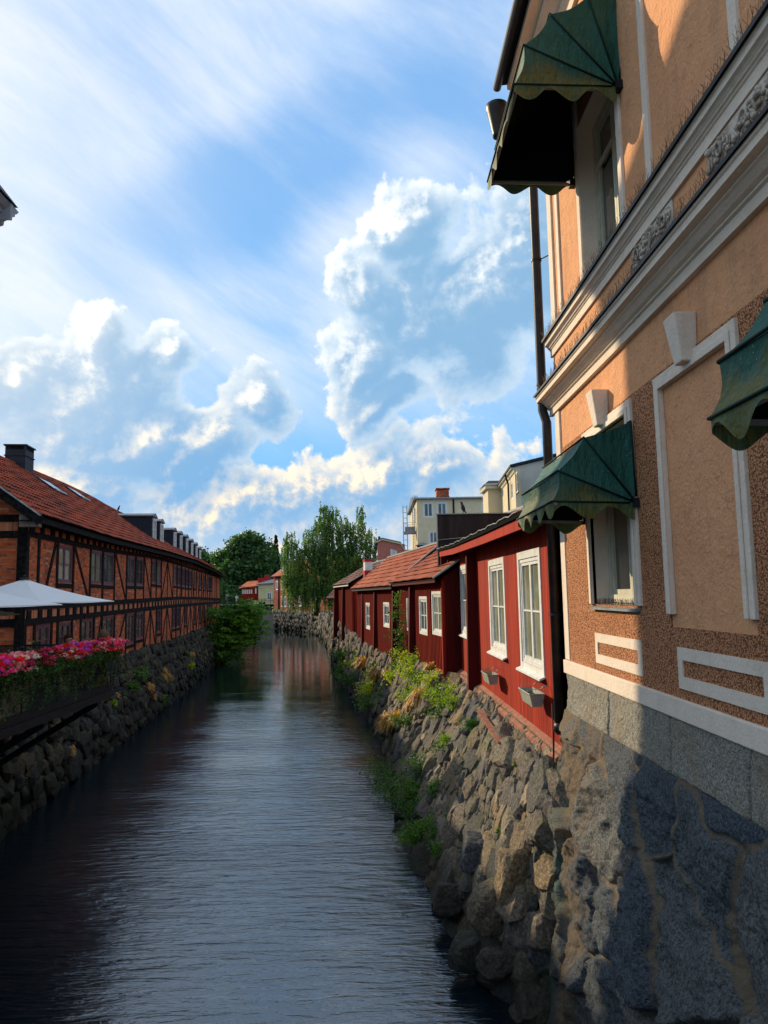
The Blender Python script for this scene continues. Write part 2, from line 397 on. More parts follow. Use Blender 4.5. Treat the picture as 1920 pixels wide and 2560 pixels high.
def m_found(N):
    p = POS(N)
    cell = N.n('ShaderNodeAttribute', attribute_name='cell', out=2); edge = N.n('ShaderNodeAttribute', attribute_name='edge', out=2)
    y = N.xyz(p)[1]; z = N.xyz(p)[2]
    f = N.noise(p, 38, 6, .75); g = N.noise(p, 3, 6, .65); ribs = N.noise(N.mapp(p, rot=(R(28), 0, 0), scale=(14, 60, 9)), 1.0, 4, .7)
    rk = N.mix(cell, (.060, .078, .098), (.175, .17, .15))
    rk = N.mix(N.ss(f, .35, .68), N.mix(1.0, rk, (.35, .35, .38), 'MULTIPLY'), N.mix(1.0, rk, (1.9, 1.9, 1.85), 'MULTIPLY'))
    rk = N.mix(N.math('MULTIPLY', N.ss(N.noise(p, 70, 3, .6), .58, .66), .6), rk, (.26, .27, .27))
    # ochre run-off mixed with painted sun warmth at the lit end, pale mortar, then the copper-green streak near the downpipe
    mort = N.mix(N.noise(p, 24, 5, .7), (.33, .25, .165), (.12, .095, .065))
    e = N.ss(N.math('ADD', edge, N.math('MULTIPLY', N.math('SUBTRACT', N.noise(p, 11, 5, .7), .5), .07)), .055, .02)
    c = N.mix(e, rk, mort)
    yy = N.math('ADD', y, N.math('MULTIPLY', N.math('SUBTRACT', g, .5), 1.3))
    och = N.math('MULTIPLY', N.ss(yy, 8.2, 9.2), N.ss(N.noise(N.mapp(p, scale=(2, 2, .5)), 1.5, 6, .7), .38, .56))
    c = N.mix(N.math('MULTIPLY', och, .6), c, N.mix(f, (.16, .09, .035), (.40, .255, .11)))
    grn = N.math('MULTIPLY', N.ss(yy, 9.35, 9.95), N.ss(N.math('ADD', z, N.math('MULTIPLY', g, 1.2)), -1.7, -2.6))
    c = N.mix(N.math('MULTIPLY', grn, .62), c, N.mix(f, (.03, .085, .07), (.10, .20, .16)))
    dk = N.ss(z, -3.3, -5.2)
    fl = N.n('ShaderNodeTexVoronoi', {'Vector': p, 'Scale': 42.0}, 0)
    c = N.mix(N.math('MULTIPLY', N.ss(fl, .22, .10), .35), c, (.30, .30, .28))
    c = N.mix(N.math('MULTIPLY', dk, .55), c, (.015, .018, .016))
    return {'Base Color': c, 'Roughness': N.mr(f, .3, .7, .55, .9), 'Normal': bump(N, N.math('ADD', N.math('ADD', N.math('MULTIPLY', f, .8), N.math('MULTIPLY', N.noise(p, 110, 4, .7), .35)), g), .05, 1)}
mat('foundation_rock', m_found)
def rockmat(name, cs, moss=.25, wet=-4.7):
    def fn(N):
        p = POS(N)
        rn = N.n('ShaderNodeAttribute', attribute_name='rnd', out=2)
        f = N.noise(p, 22, 7, .72); g = N.noise(p, 4, 6, .65); h = N.noise(p, 1.3, 4, .6)
        ramp = N.nt.nodes.new('ShaderNodeValToRGB'); N.put(ramp.inputs[0], rn)
        els = ramp.color_ramp.elements; n = len(cs)
        for i, c in enumerate(cs):
            e = els[i] if i < 2 else els.new(i/(n-1))
            e.position = i/(n-1) if i else 0; e.color = (*c, 1)
        c = ramp.outputs[0]
        c = N.mix(N.ss(f, .35, .7), N.mix(1.0, c, (.45, .43, .42), 'MULTIPLY'), N.mix(1.0, c, (1.5, 1.45, 1.38), 'MULTIPLY'))
        up = N.xyz(N.n('ShaderNodeNewGeometry', out=1))[2]
        ms = N.math('MULTIPLY', N.ss(h, .45, .62), N.ss(up, -.1, .6))
        c = N.mix(N.math('MULTIPLY', ms, moss), c, (.09, .10, .025))
        z = N.xyz(p)[2]
        c = N.mix(N.math('MULTIPLY', N.ss(N.math('ADD', z, N.math('MULTIPLY', g, .6)), wet+.6, wet-.1), .75), c, (.018, .02, .014))
        return {'Base Color': c, 'Roughness': .88, 'Normal': bump(N, N.math('ADD', N.math('MULTIPLY', f, .6), g), .045, 1)}
    return mat(name, fn)
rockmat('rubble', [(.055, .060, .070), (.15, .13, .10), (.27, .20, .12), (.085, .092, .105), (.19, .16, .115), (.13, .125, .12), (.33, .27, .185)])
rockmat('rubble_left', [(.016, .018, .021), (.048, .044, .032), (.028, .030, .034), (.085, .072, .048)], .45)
plain('earth', (.035, .028, .018), .95, (.07, .055, .03), 6, 20, .03)
plain('mortar_dirt', (.10, .075, .045), .95, (.19, .14, .085), 5, 16, .05)
def m_brick(N):
    uv = UV(N)
    wob = N.vm('ADD', uv, N.vm('SCALE', N.vm('SUBTRACT', N.noise(POS(N), 5, 2, out=1), (.5, .5, .5)), scale=.018))
    bt = N.nt.nodes.new('ShaderNodeTexBrick'); bt.offset = .5
    for k, v in {'Vector': wob, 'Color1': (1, 1, 1, 1), 'Color2': (0, 0, 0, 1), 'Mortar': (.5, .5, .5, 1), 'Scale': 1.0, 'Mortar Size': .008, 'Mortar Smooth': .3, 'Bias': 0.0, 'Brick Width': .25, 'Row Height': .078}.items(): N.put(bt.inputs[k], v)
    fac = bt.outputs[1]; v = N.xyz(bt.outputs[0])[0]
    p = POS(N); g = N.noise(p, 1.2, 5, .6); f = N.noise(p, 18, 5, .7)
    c = N.mix(v, (.44, .075, .022), (.70, .175, .050))
    c = N.mix(N.ss(g, .42, .66), c, N.mix(v, (.24, .045, .022), (.50, .11, .04)))
    c = N.mix(N.math('MULTIPLY', N.ss(f, .5, .75), .5), c, (.16, .045, .025))
    # some sooty and some pale bricks
    w = N.n('ShaderNodeTexWhiteNoise', {'Vector': N.vm('FLOOR', N.mapp(uv, scale=(4, 12.8, 1)))}, 0, noise_dimensions='2D')
    c = N.mix(N.math('MULTIPLY', N.math('GREATER_THAN', w, .85), .6), c, (.12, .04, .03))
    c = N.mix(N.math('MULTIPLY', N.math('LESS_THAN', w, .07), .5), c, (.60, .36, .22))
    c = N.mix(fac, c, (.26, .17, .11))
    h = N.math('SUBTRACT', N.math('MULTIPLY', f, .5), N.math('MULTIPLY', fac, 1.2))
    return {'Base Color': c, 'Roughness': .9, 'Normal': bump(N, h, .012, 1)}
mat('brick', m_brick)
def m_soldier(N):
    uv = UV(N); f = N.noise(POS(N), 18, 5, .7)
    x = N.xyz(uv)[0]
    t = N.math('FRACT', N.math('MULTIPLY', x, 12.5)); mo = N.math('LESS_THAN', t, .14)
    w = N.n('ShaderNodeTexWhiteNoise', {'W': N.math('FLOOR', N.math('MULTIPLY', x, 12.5))}, 0, noise_dimensions='1D')
    c = N.mix(w, (.40, .10, .04), (.68, .27, .12)); c = N.mix(N.math('MULTIPLY', f, .4), c, (.16, .05, .03)); c = N.mix(mo, c, (.32, .24, .17))
    return {'Base Color': c, 'Roughness': .9, 'Normal': bump(N, N.math('SUBTRACT', f, mo), .012, 1)}
mat('brick_soldier', m_soldier)
plain('tarred_timber', (.005, .005, .006), .85, (.020, .018, .016), 9, 45, .008, spec=.06)
plain('mauve_paint', (.17, .085, .10), .6, (.10, .05, .06), 8, 40, .003)
plain('weathered_wood', (.22, .19, .15), .85, (.12, .10, .08), 8, 40, .008)
def m_glass(name, c=(.015, .02, .022), c2=(.05, .055, .05), spec=.7, rough=.03):
    def fn(N):
        p = POS(N); f = N.noise(p, 1.3, 3, .5)
        return {'Base Color': N.mix(N.ss(f, .4, .6), c, c2), 'Roughness': rough, 'Specular IOR Level': spec, 'Normal': bump(N, N.noise(p, 2.2, 2), .006, .6)}
    return mat(name, fn)
m_glass('glass_dark'); m_glass('glass_curtain', (.20, .20, .13), (.29, .28, .19), .6, .08); m_glass('glass_grey', (.05, .06, .06), (.12, .13, .12))  # pale tint: curtains in the red houses, painted reflections on the timbered building
m_glass('glass_shade', (.030, .033, .034), (.012, .014, .014), 1.0, .02)
MAT['glass_shade'].node_tree.nodes['Principled BSDF'].inputs['IOR'].default_value = 2.4
def boardmat(name, c1, c2, c3, w=.145, gap=.03, horiz=False, lean=0, wear=.4, bd=.012):
    def fn(N):
        uv = UV(N); o = N.xyz(uv); x = o[1] if horiz else o[0]; al = o[0] if horiz else o[1]
        t = N.math('FRACT', N.math('DIVIDE', x, w)); idx = N.math('FLOOR', N.math('DIVIDE', x, w))
        seam = N.math('LESS_THAN', t, gap/w*.5)
        wn = N.n('ShaderNodeTexWhiteNoise', {'W': idx}, 0, noise_dimensions='1D')
        p = POS(N)
        gr = N.noise(N.comb(N.math('MULTIPLY', x, 22), N.math('MULTIPLY', al, 1.1), N.math('MULTIPLY', idx, 3.7)), 1.0, 6, .7)
        st = N.noise(N.comb(N.math('MULTIPLY', x, 5), N.math('MULTIPLY', al, .35), 0), 1.0, 5, .65)
        c = N.mix(wn, c1, c2)
        c = N.mix(N.math('MULTIPLY', N.ss(gr, .45, .72), wear), c, c3)
        c = N.mix(N.math('MULTIPLY', N.ss(st, .48, .7), .6), c, tuple(k*.45 for k in c1))
        c = N.mix(seam, c, tuple(k*.12 for k in c1))
        h = N.math('SUBTRACT', N.math('MULTIPLY', gr, .35), N.math('MULTIPLY', seam, 1.0))
        return {'Base Color': c, 'Roughness': .82, 'Normal': bump(N, h, bd, 1)}
    return mat(name, fn)
boardmat('red_boards', (.36, .022, .004), (.20, .010, .002), (.48, .055, .014), .15, .022, wear=.55)
boardmat('maroon_boards', (.25, .013, .006), (.14, .008, .004), (.40, .04, .022), .20, .02, wear=.5)
plain('tar_paper', (.004, .004, .005), .95, spec=.03)
boardmat('red_siding', (.25, .024, .012), (.19, .018, .01), (.34, .05, .03), .2, .02, horiz=True)
boardmat('red_fascia', (.40, .026, .006), (.32, .02, .005), (.24, .03, .012), .6, .005, wear=.3)
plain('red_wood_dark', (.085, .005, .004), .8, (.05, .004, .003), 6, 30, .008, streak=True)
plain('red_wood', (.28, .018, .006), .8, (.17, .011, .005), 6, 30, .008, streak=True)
plain('pink_plank', (.36, .16, .105), .85, (.20, .085, .055), 9, 40, .012)
def m_tile(name, a, b, c3, tw=.24, th=.34, soot=.35, flat=False):
    def fn(N):
        uv = UV(N); p = POS(N)
        w = N.n('ShaderNodeTexWhiteNoise', {'Vector': N.vm('FLOOR', N.mapp(uv, scale=(1/tw, 1/th, 1)))}, 0, noise_dimensions='2D')
        c = N.mix(w, a, b); g = N.noise(p, .9, 6, .65); f = N.noise(p, 9, 5, .7)
        c = N.mix(N.math('MULTIPLY', N.ss(g, .45, .68), soot), c, c3)
        c = N.mix(N.math('MULTIPLY', N.ss(f, .52, .72), .5), c, tuple(k*.7 for k in c3))
        o = N.xyz(uv)
        r = {'Base Color': c, 'Roughness': .85}
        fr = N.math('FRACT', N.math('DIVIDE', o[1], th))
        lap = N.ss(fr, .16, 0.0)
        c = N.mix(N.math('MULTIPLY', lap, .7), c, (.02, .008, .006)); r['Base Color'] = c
        if flat:
            h = N.math('ADD', N.math('SINE', N.math('MULTIPLY', o[0], 2*PI/tw)), N.math('MULTIPLY', fr, -.8))
            r['Normal'] = bump(N, h, .035, 1)
        else: r['Normal'] = bump(N, f, .012, 1)
        return r
    return mat(name, fn)
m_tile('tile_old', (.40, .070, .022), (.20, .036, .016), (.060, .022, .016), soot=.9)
m_tile('tile_orange', (.47, .125, .055), (.30, .070, .034), (.16, .05, .03), soot=.7)
m_tile('tile_orange_flat', (.60, .18, .085), (.42, .10, .05), (.26, .08, .045), .3, .4, .4, True)
m_tile('tile_brown_flat', (.24, .11, .08), (.18, .085, .06), (.10, .06, .045), .3, .4, .5, True)
plain('roof_grey', (.10, .115, .14), .5, (.15, .16, .18), 2)
plain('roof_black', (.010, .014, .024), .6, (.018, .024, .038), 4, spec=.2)
plain('plaster_cream', (.66, .56, .36), .9, (.60, .50, .32), 1.5, 20, .004)
plain('plaster_greycream', (.50, .47, .40), .9, (.44, .41, .35), 1.0, 12, .006)
plain('plaster_pink', (.46, .17, .13), .9, (.40, .14, .11), 2)
plain('plaster_yellow', (.60, .52, .27), .9, (.52, .45, .23), 2)
plain('plaster_white', (.66, .64, .60), .85, (.50, .49, .46), 2, 20, .004)
plain('chimney_red', (.42, .03, .03), .7, (.30, .02, .02), 4)
plain('stone_cornice', (.30, .30, .31), .85, (.22, .22, .23), 3)
plain('skin', (.36, .17, .10), .6); plain('hair_brown', (.035, .018, .010), .7, (.06, .03, .015), 30); plain('hair_fair', (.16, .09, .05), .7, (.10, .06, .03), 30)
plain('cloth_dark', (.03, .03, .04), .9); plain('cloth_pale', (.55, .50, .46), .9); plain('cloth_blue', (.06, .08, .14), .9)
plain('steel_dark', (.006, .007, .009), .6, (.014, .015, .018), 5, 0, spec=.2)
plain('deck_wood', (.05, .035, .025), .8, (.09, .06, .04), 6, 20, .006)
def m_awning(N):
    p = POS(N); uv = UV(N)
    g = N.noise(p, 2.2, 6, .65); f = N.noise(p, 28, 5, .7); wr = N.noise(N.mapp(p, scale=(10, 3, 3)), 1.2, 4, .6)
    z = N.xyz(uv)[1]
    c = N.mix(N.ss(g, .35, .65), (.014, .075, .052), (.026, .10, .076))
    sp = N.math('MULTIPLY', N.ss(N.noise(p, 55, 3, .6), .66, .72), N.ss(g, .4, .55))
    c = N.mix(N.math('MULTIPLY', sp, .55), c, (.42, .45, .38))
    al = N.math('MULTIPLY', N.ss(N.math('ADD', z, N.math('MULTIPLY', N.math('SUBTRACT', N.noise(p, 3.1, 5, .6), .5), 1.0)), .50, .05), N.ss(f, .3, .55))
    c = N.mix(N.math('MULTIPLY', al, .72), c, (.16, .115, .010))
    return {'Base Color': c, 'Roughness': .62, 'Normal': bump(N, N.math('ADD', N.math('MULTIPLY', f, .10), wr), .06, 1),
            'extra': lambda N, b: N.n('ShaderNodeMixShader', {0: .015, 1: b, 2: N.n('ShaderNodeBsdfTranslucent', {0: (.03, .20, .10, 1)})})}
mat('awning_green', m_awning)
plain('awning_piping', (.006, .02, .014), .6)
def m_canvas(N):
    p = POS(N); c = N.mix(N.noise(p, 3, 5), (.78, .80, .79), (.86, .87, .85))
    return {'Base Color': c, 'Roughness': .8, 'Normal': bump(N, N.noise(p, 6, 3), .01, .4),
            'extra': lambda N, b: N.n('ShaderNodeMixShader', {0: .25, 1: b, 2: N.n('ShaderNodeBsdfTranslucent', {0: (.62, .64, .6, 1)})})}
mat('canvas_white', m_canvas)
plain('canvas_beige', (.24, .22, .16), .9, (.18, .16, .12), 3)
def m_leaf(name, a, b, c3, tr=.35):
    def fn(N):
        p = POS(N); rn = N.n('ShaderNodeNewGeometry', out=8)
        g = N.noise(p, .55, 3, .6)
        c = N.mix(rn, a, b); c = N.mix(N.ss(g, .42, .62), c, c3)
        return {'Base Color': c, 'Roughness': .55, 'Specular IOR Level': .35,
                'extra': lambda N, bs: N.n('ShaderNodeMixShader', {0: tr, 1: bs, 2: N.n('ShaderNodeBsdfTranslucent', {0: N.mix(1.0, c, (1.5, 1.7, .8), 'MULTIPLY')})})}
    return mat(name, fn)
m_leaf('leaf_birch', (.05, .11, .03), (.085, .16, .04), (.16, .25, .05))
m_leaf('leaf_oak', (.022, .065, .022), (.05, .11, .03), (.08, .15, .035))
m_leaf('leaf_pale', (.06, .15, .05), (.10, .21, .07), (.14, .25, .07))
m_leaf('leaf_fir', (.010, .028, .018), (.02, .045, .025), (.015, .035, .02))
m_leaf('leaf_bush', (.035, .11, .012), (.08, .19, .02), (.15, .28, .025))
m_leaf('leaf_weed', (.12, .22, .015), (.24, .36, .02), (.42, .46, .02))
m_leaf('leaf_green', (.03, .09, .015), (.06, .15, .02), (.10, .19, .03))
m_leaf('leaf_ivy', (.008, .018, .006), (.10, .17, .05), (.05, .10, .03))
m_leaf('leaf_planter', (.010, .03, .006), (.07, .17, .02), (.05, .13, .02))
plain('awning_lining', (.004, .010, .008), .95)  # near-black colour stands for the shade inside the hoods
plain('pale_paving', (.42, .38, .32), .9, (.34, .31, .27), 2, 20, .01)
m_leaf('grass_dry', (.50, .25, .05), (.60, .34, .09), (.42, .24, .05))
for nm, c in dict(pet_pink=(.90, .04, .24), pet_red=(.80, .008, .004), pet_dark=(.28, .004, .012), pet_pale=(.85, .28, .34), pet_lilac=(.50, .09, .66), pet_white=(.8, .66, .62), pet_salmon=(.85, .16, .10)).items():
    m_leaf(nm, c, tuple(min(1, k*1.25) for k in c), tuple(k*.75 for k in c), .25)
plain('bark', (.05, .04, .03), .9, (.09, .075, .06), 8, 14, .03)
plain('terracotta', (.30, .11, .06), .8)
plain('pigeon_grey', (.035, .035, .042), .6, (.015, .015, .02), 30)
def m_water(N):
    p = POS(N)
    d = N.n('ShaderNodeCameraData', out=2) if False else None
    w1 = N.noise(N.mapp(p, rot=(0, 0, R(5)), scale=(.75, 3.2, 1)), 1.6, 4, .55, .5)
    w2 = N.noise(N.mapp(p, rot=(0, 0, R(-8)), scale=(1.0, 4.4, 1)), 4.2, 4, .6, .6)
    w3 = N.noise(N.mapp(p, rot=(0, 0, R(3)), scale=(.18, .5, 1)), .9, 2, .5)
    calm = N.math('MULTIPLY', N.ss(N.xyz(p)[1], 105, 60, .3, 1.0), N.ss(N.xyz(p)[1], 50, 9, .26, 1.6))
    h = N.math('ADD', N.math('MULTIPLY', w1, 1.0), N.math('MULTIPLY', w2, .18))
    h = N.math('MULTIPLY', h, N.math('MULTIPLY', calm, N.mr(w3, .35, .65, .55, 1.25)))
    return {'Base Color': (.003, .009, .014), 'Roughness': .0, 'IOR': 2.2, 'Specular IOR Level': .5, 'Normal': bump(N, h, .030, 1.0)}
mat('water', m_water)
def m_railglass(N):
    return {'Base Color': (.02, .04, .034), 'Roughness': .05, 'Alpha': .62, 'Specular IOR Level': .5}
mat('rail_glass', m_railglass)
def m_ground(N):
    p = POS(N); f = N.noise(p, .4, 6, .7); g = N.noise(p, 9, 5, .7)
    c = N.mix(f, (.10, .09, .075), (.055, .075, .03)); c = N.mix(N.math('MULTIPLY', g, .5), c, (.16, .15, .13))
    return {'Base Color': c, 'Roughness': .95, 'Normal': bump(N, g, .02, 1)}
mat('ground', m_ground)
# ------------------------------------------------------------------ generic pieces
def wall_sheet(mb, F, s0, s1, z0, z1, holes=(), n=0.0, depth=.12):
    """sheet with rectangular holes (s0,s1,z0,z1) and reveals going back by depth"""
    holes = [h for h in holes if h[1] > s0 and h[0] < s1 and h[3] > z0 and h[2] < z1]
    S = sorted({s0, s1, *[min(max(h[i], s0), s1) for h in holes for i in (0, 1)]}); Z = sorted({z0, z1, *[min(max(h[i], z0), z1) for h in holes for i in (2, 3)]})
    for a, b in zip(S[:-1], S[1:]):
        for c, d in zip(Z[:-1], Z[1:]):
            ms, mz = (a+b)/2, (c+d)/2
            if any(h[0] < ms < h[1] and h[2] < mz < h[3] for h in holes): continue
            mb.quad([F.pt(a, n, c), F.pt(b, n, c), F.pt(b, n, d), F.pt(a, n, d)], [(a, c), (b, c), (b, d), (a, d)])
    for (a, b, c, d) in holes:
        if depth <= 0: continue
        for P, Q in (((a, c), (a, d)), ((b, c), (b, d)), ((a, c), (b, c)), ((a, d), (b, d))):
            mb.quad([F.pt(P[0], n, P[1]), F.pt(Q[0], n, Q[1]), F.pt(Q[0], n-depth, Q[1]), F.pt(P[0], n-depth, P[1])], [(P[0], P[1]), (Q[0], Q[1]), (Q[0]+depth, Q[1]), (P[0]+depth, P[1])])
    return mb
def window(par, F, s0, s1, z0, z1, n=0.0, fr=.06, sash=.045, cols=2, rows=2, fm='white_paint', gm='glass_dark', cas=0.0, casn=.03, sill=False, shear=0.0, mid=.0, toplight=None):
    """frame part with a pane sub-part, standing at depth n"""
    mb = MB(); t = .05
    def bx(a, b, c, d, na, nb):
        mb.box(F, a, b, na, nb, c, d)
    for a, b, c, d in ((s0, s0+fr, z0, z1), (s1-fr, s1, z0, z1), (s0+fr, s1-fr, z0, z0+fr), (s0+fr, s1-fr, z1-fr, z1)): bx(a, b, c, d, n-t, n+.015)
    a0, b0 = s0+fr, s1-fr; c0, d0 = z0+fr, z1-fr
    w = (b0-a0)/cols
    for i in range(cols):
        x0 = a0+i*w; x1 = x0+w
        for a, b, c, d in ((x0+.004, x0+sash, c0, d0), (x1-sash, x1-.004, c0, d0), (x0+sash, x1-sash, c0, c0+sash), (x0+sash, x1-sash, d0-sash, d0)): bx(a, b, c, d, n-t+.005, n)
        for r in range(1, rows):
            zz = c0+(d0-c0)*r/rows; bx(x0+sash, x1-sash, zz-.014, zz+.014, n-t+.008, n-.006)
    if cas > 0:
        for a, b, c, d in ((s0-cas, s0-.002, z0-cas, z1+cas), (s1+.002, s1+cas, z0-cas, z1+cas), (s0-.002, s1+.002, z1+.002, z1+cas), (s0-.002, s1+.002, z0-cas, z0-.002)): bx(a, b, c, d, n-.02, n+casn)
    if sill: bx(s0-cas-.03, s1+cas+.03, z0-cas*.5-.05, z0-cas*.5, n+casn, n+casn+.06)
    o = mb.build('window', MAT[fm], par)
    g = MB(); g.quad([F.pt(a0, n-.03, c0), F.pt(b0, n-.03, c0), F.pt(b0, n-.03, d0), F.pt(a0, n-.03, d0)]); g.build('pane', MAT[gm], o)
    return o
def tile_roof(name, par, F, s0, s1, low, high, m, tw=.24, th=.34, amp=.035, zf=None, thick=.02):
    """pantile sheet: low/high are (n,z) at the eave and ridge; zf(s, t) adds sag"""
    L = math.dist(low, high); rows = max(2, int(L/th)); cols = int((s1-s0)/tw); sub = 4
    u = np.linspace(0, 1, rows+1); S = np.linspace(s0, s1, cols*sub+1)
    dn, dz = (high[0]-low[0])/L, (high[1]-low[1])/L; nn, nz = -dz, dn
    if nz < 0: nn, nz = -nn, -nz
    prof = np.abs(np.sin(np.pi*((S-s0)/tw)))*amp
    Vs = []; UVs = []
    for r in range(rows):
        for e in (0, 1):
            t = u[r+e] if e else u[r]-.06*(u[1]); lift = .035*(1-e)+thick
            jit = .006*np.sin(S*3.1+r*1.7)
            n = low[0]+dn*L*t + nn*(prof+lift+jit); z = low[1]+dz*L*t + nz*(prof+lift+jit)
            if zf is not None: z = z + zf(S, t)
            P = F.o[None, :] + F.d[None, :]*S[:, None] + F.n[None, :]*n[:, None]; P[:, 2] += z
            Vs.append(P); UVs.append(np.stack([S, np.full_like(S, L*(r+(e*.98))/rows*th*rows/L+.001)], 1))
    k = len(S); V = np.concatenate(Vs); UVa = np.concatenate(UVs); q = []
    i = np.arange(k-1)
    for r in range(2*rows-1):
        a = r*k+i; q.append(np.stack([a, a+1, a+1+k, a+k], 1))
    return npmesh(name, V, np.concatenate(q), MAT[m], par, uv=UVa, smooth=False)

def ico(sub):
    import bmesh
    bm = bmesh.new(); bmesh.ops.create_icosphere(bm, subdivisions=sub, radius=1)
    bm.verts.ensure_lookup_table()
    V = np.array([v.co[:] for v in bm.verts]); Fa = np.array([[v.index for v in f.verts] for f in bm.faces]); bm.free(); return V, Fa
ICO = {k: ico(k) for k in (1, 2, 3, 4)}
def rocks(name, specs, m, parent=None, label=None, cat=None, kind=None, sub=2, rough=.045, planes=10):
    """specs: centre, (a,b,c) radii, axes 3x3, random value. Cut polyhedral stones with worn edges."""
    Vs = []; Fs = []; at = []; b = 0
    V0, F0 = ICO[sub]
    for (c, rad, ax, rv) in specs:
        Np = RNG.normal(size=(planes, 3)); Np /= np.linalg.norm(Np, axis=1)[:, None]; D = RNG.uniform(.60, .98, planes)
        B_ = np.array([[0, 0, 1], [1, 0, .1], [-1, 0, .1], [0, 1, .1], [0, -1, .1]])+RNG.normal(0, .16, (5, 3)); B_ /= np.linalg.norm(B_, axis=1)[:, None]; Np[:5] = B_; D[:5] = [RNG.uniform(.5, .7)]+list(RNG.uniform(.66, .86, 4))
        dot = V0@Np.T; rr = np.where(dot > .05, D[None, :]/np.maximum(dot, .05), 9.0)
        r = -np.log(np.exp(-34*np.minimum(rr, 1.3)).sum(1) + np.exp(-34*1.12))/34
        P = V0*r[:, None]
        P = P*(1+rough*2*(vnoise(V0*2.3+RNG.uniform(0, 99, 3), 3)-.5)[:, None]+rough*1.3*(vnoise(V0*6+RNG.uniform(0, 99, 3), 5)-.5)[:, None])
        P = (P*np.array(rad))@np.array(ax) + np.array(c)
        Vs.append(P); Fs.append(F0+b); b += len(P); at.append(np.full(len(F0), rv))
    V = np.concatenate(Vs); Fa = np.concatenate(Fs)
    o = npmesh(name, V, Fa, MAT[m], parent, attrs={'rnd': ('FACE', np.concatenate(at))}, smooth=False)
    return o
def rubble(specs, S, topf, botf, size, jit=.35, bulge=.2, depth=.6, out=1, zlo=None, big=1.0):
    """lay courses of stones over the sloping face between topf(s) and botf(s)"""
    s0, s1 = S; s = s0
    H = np.linalg.norm(topf((s0+s1)/2)-botf((s0+s1)/2)); rowsn = max(3, int(H/(size*.72)))
    for r in range(rowsn+1):
        s = s0+RNG.uniform(0, size)
        while s < s1:
            k = size*RNG.uniform(.65, 1.45)*(big if (r > rowsn*.55) else 1)
            t = max((r+RNG.uniform(-.35, .35))/rowsn, (.75 if size > .4 else .5)*k/H if H < 4.6 and s < 24 and out > 0 else .12*k/H)
            A = topf(s); B = botf(s); c = A+(B-A)*t
            A2 = topf(s+.2); al = A2-A; al /= np.linalg.norm(al); dn = (B-A)/np.linalg.norm(B-A); nr = np.cross(al, dn)
            if nr[0]*out > 0: nr = -nr
            c = c + nr*(bulge*math.sin(min(max(t, 0), 1)*PI) + RNG.uniform(-.05, .07)*size/.4)
            th = RNG.normal(0, jit); a1 = al*math.cos(th)+dn*math.sin(th); a2 = -al*math.sin(th)+dn*math.cos(th)
            specs.append((c, (k*.62, k*RNG.uniform(.42, .58), k*RNG.uniform(.36, .5)), np.array([a1, a2, nr]), RNG.uniform(0, 1)))
            s += k*RNG.uniform(.66, .86)
def leaves(cen, size, n_per=1, spread=0.0, up=.3, elong=1.6, droop=0.0):
    """leaf-sized folded quads; returns V, quads"""
    cen = np.repeat(np.asarray(cen, float), n_per, 0); n = len(cen)
    cen = cen + RNG.normal(size=(n, 3))*spread
    a = RNG.normal(size=(n, 3)); a[:, 2] = a[:, 2]*.6-droop; a /= np.linalg.norm(a, axis=1)[:, None]
    b = RNG.normal(size=(n, 3)); b = np.cross(a, b); b /= np.linalg.norm(b, axis=1)[:, None]
    sz = size*RNG.uniform(.6, 1.35, n)[:, None]
    nn = np.cross(a, b)
    P = [cen-a*sz*elong*.5, cen+b*sz*.5+nn*sz*.12, cen+a*sz*elong*.5, cen-b*sz*.5+nn*sz*.12]
    V = np.stack(P, 1).reshape(-1, 3); q = np.arange(n*4).reshape(-1, 4)
    return V, q
def leafobj(name, cen, size, m, parent, **k):
    V, q = leaves(cen, size, **k); return npmesh(name, V, q, MAT[m], parent, smooth=False)
def in_blobs(n, blobs, shell=.55):
    out = []; w = np.array([b[3]*b[4]*b[5] for b in blobs])**.7; cnt = RNG.multinomial(n, w/w.sum())
    for (x, y, z, rx, ry, rz), k in zip(blobs, cnt):
        d = RNG.normal(size=(k, 3)); d /= np.linalg.norm(d, axis=1)[:, None]; r = (shell+(1-shell)*RNG.uniform(0, 1, k))[:, None]
        r = r*(1+.5*(fbm(d*2.4+x, 3, int(abs(x)*7)+3)-.5)[:, None])
        out.append(np.array([x, y, z])+d*r*np.array([rx, ry, rz]))
    return np.concatenate(out)
def limbs(mb, base, blobs, r0, seg=7):
    base = np.array(base, float)
    top = np.array([np.mean([b[0] for b in blobs]), np.mean([b[1] for b in blobs]), max(b[2] for b in blobs)])
    pts = [base+(top-base)*t+np.array([math.sin(t*5)*.25, math.cos(t*4)*.2, 0])*t*r0*3 for t in np.linspace(0, .9, 7)]
    mb.tube(pts, [r0*(1-.85*t) for t in np.linspace(0, 1, 7)], seg)
    for b in blobs:
        t = RNG.uniform(.25, .7); s = base+(top-base)*t; e = np.array(b[:3]); m = (s+e)/2+np.array([0, 0, .1*np.linalg.norm(e-s)])
        mb.tube([s, m, e], [r0*.4, r0*.25, r0*.08], 5)
def tree(name, label, base, blobs, nleaf, size, lm, r0=.3, cat='tree', group=None, shell=.5, nclump=0):
    t = thing(name, base, label, cat, group)
    mb = MB(); limbs(mb, base, blobs, r0); mb.build('trunk', MAT['bark'], t, smooth=True)
    c = in_blobs(nleaf//(nclump or 1), blobs, shell)
    leafobj('crown', c, size, lm, t, n_per=(nclump or 1), spread=size*1.1 if nclump else 0)
    return t

# ------------------------------------------------------------------ ground, water
WATER = -5.5
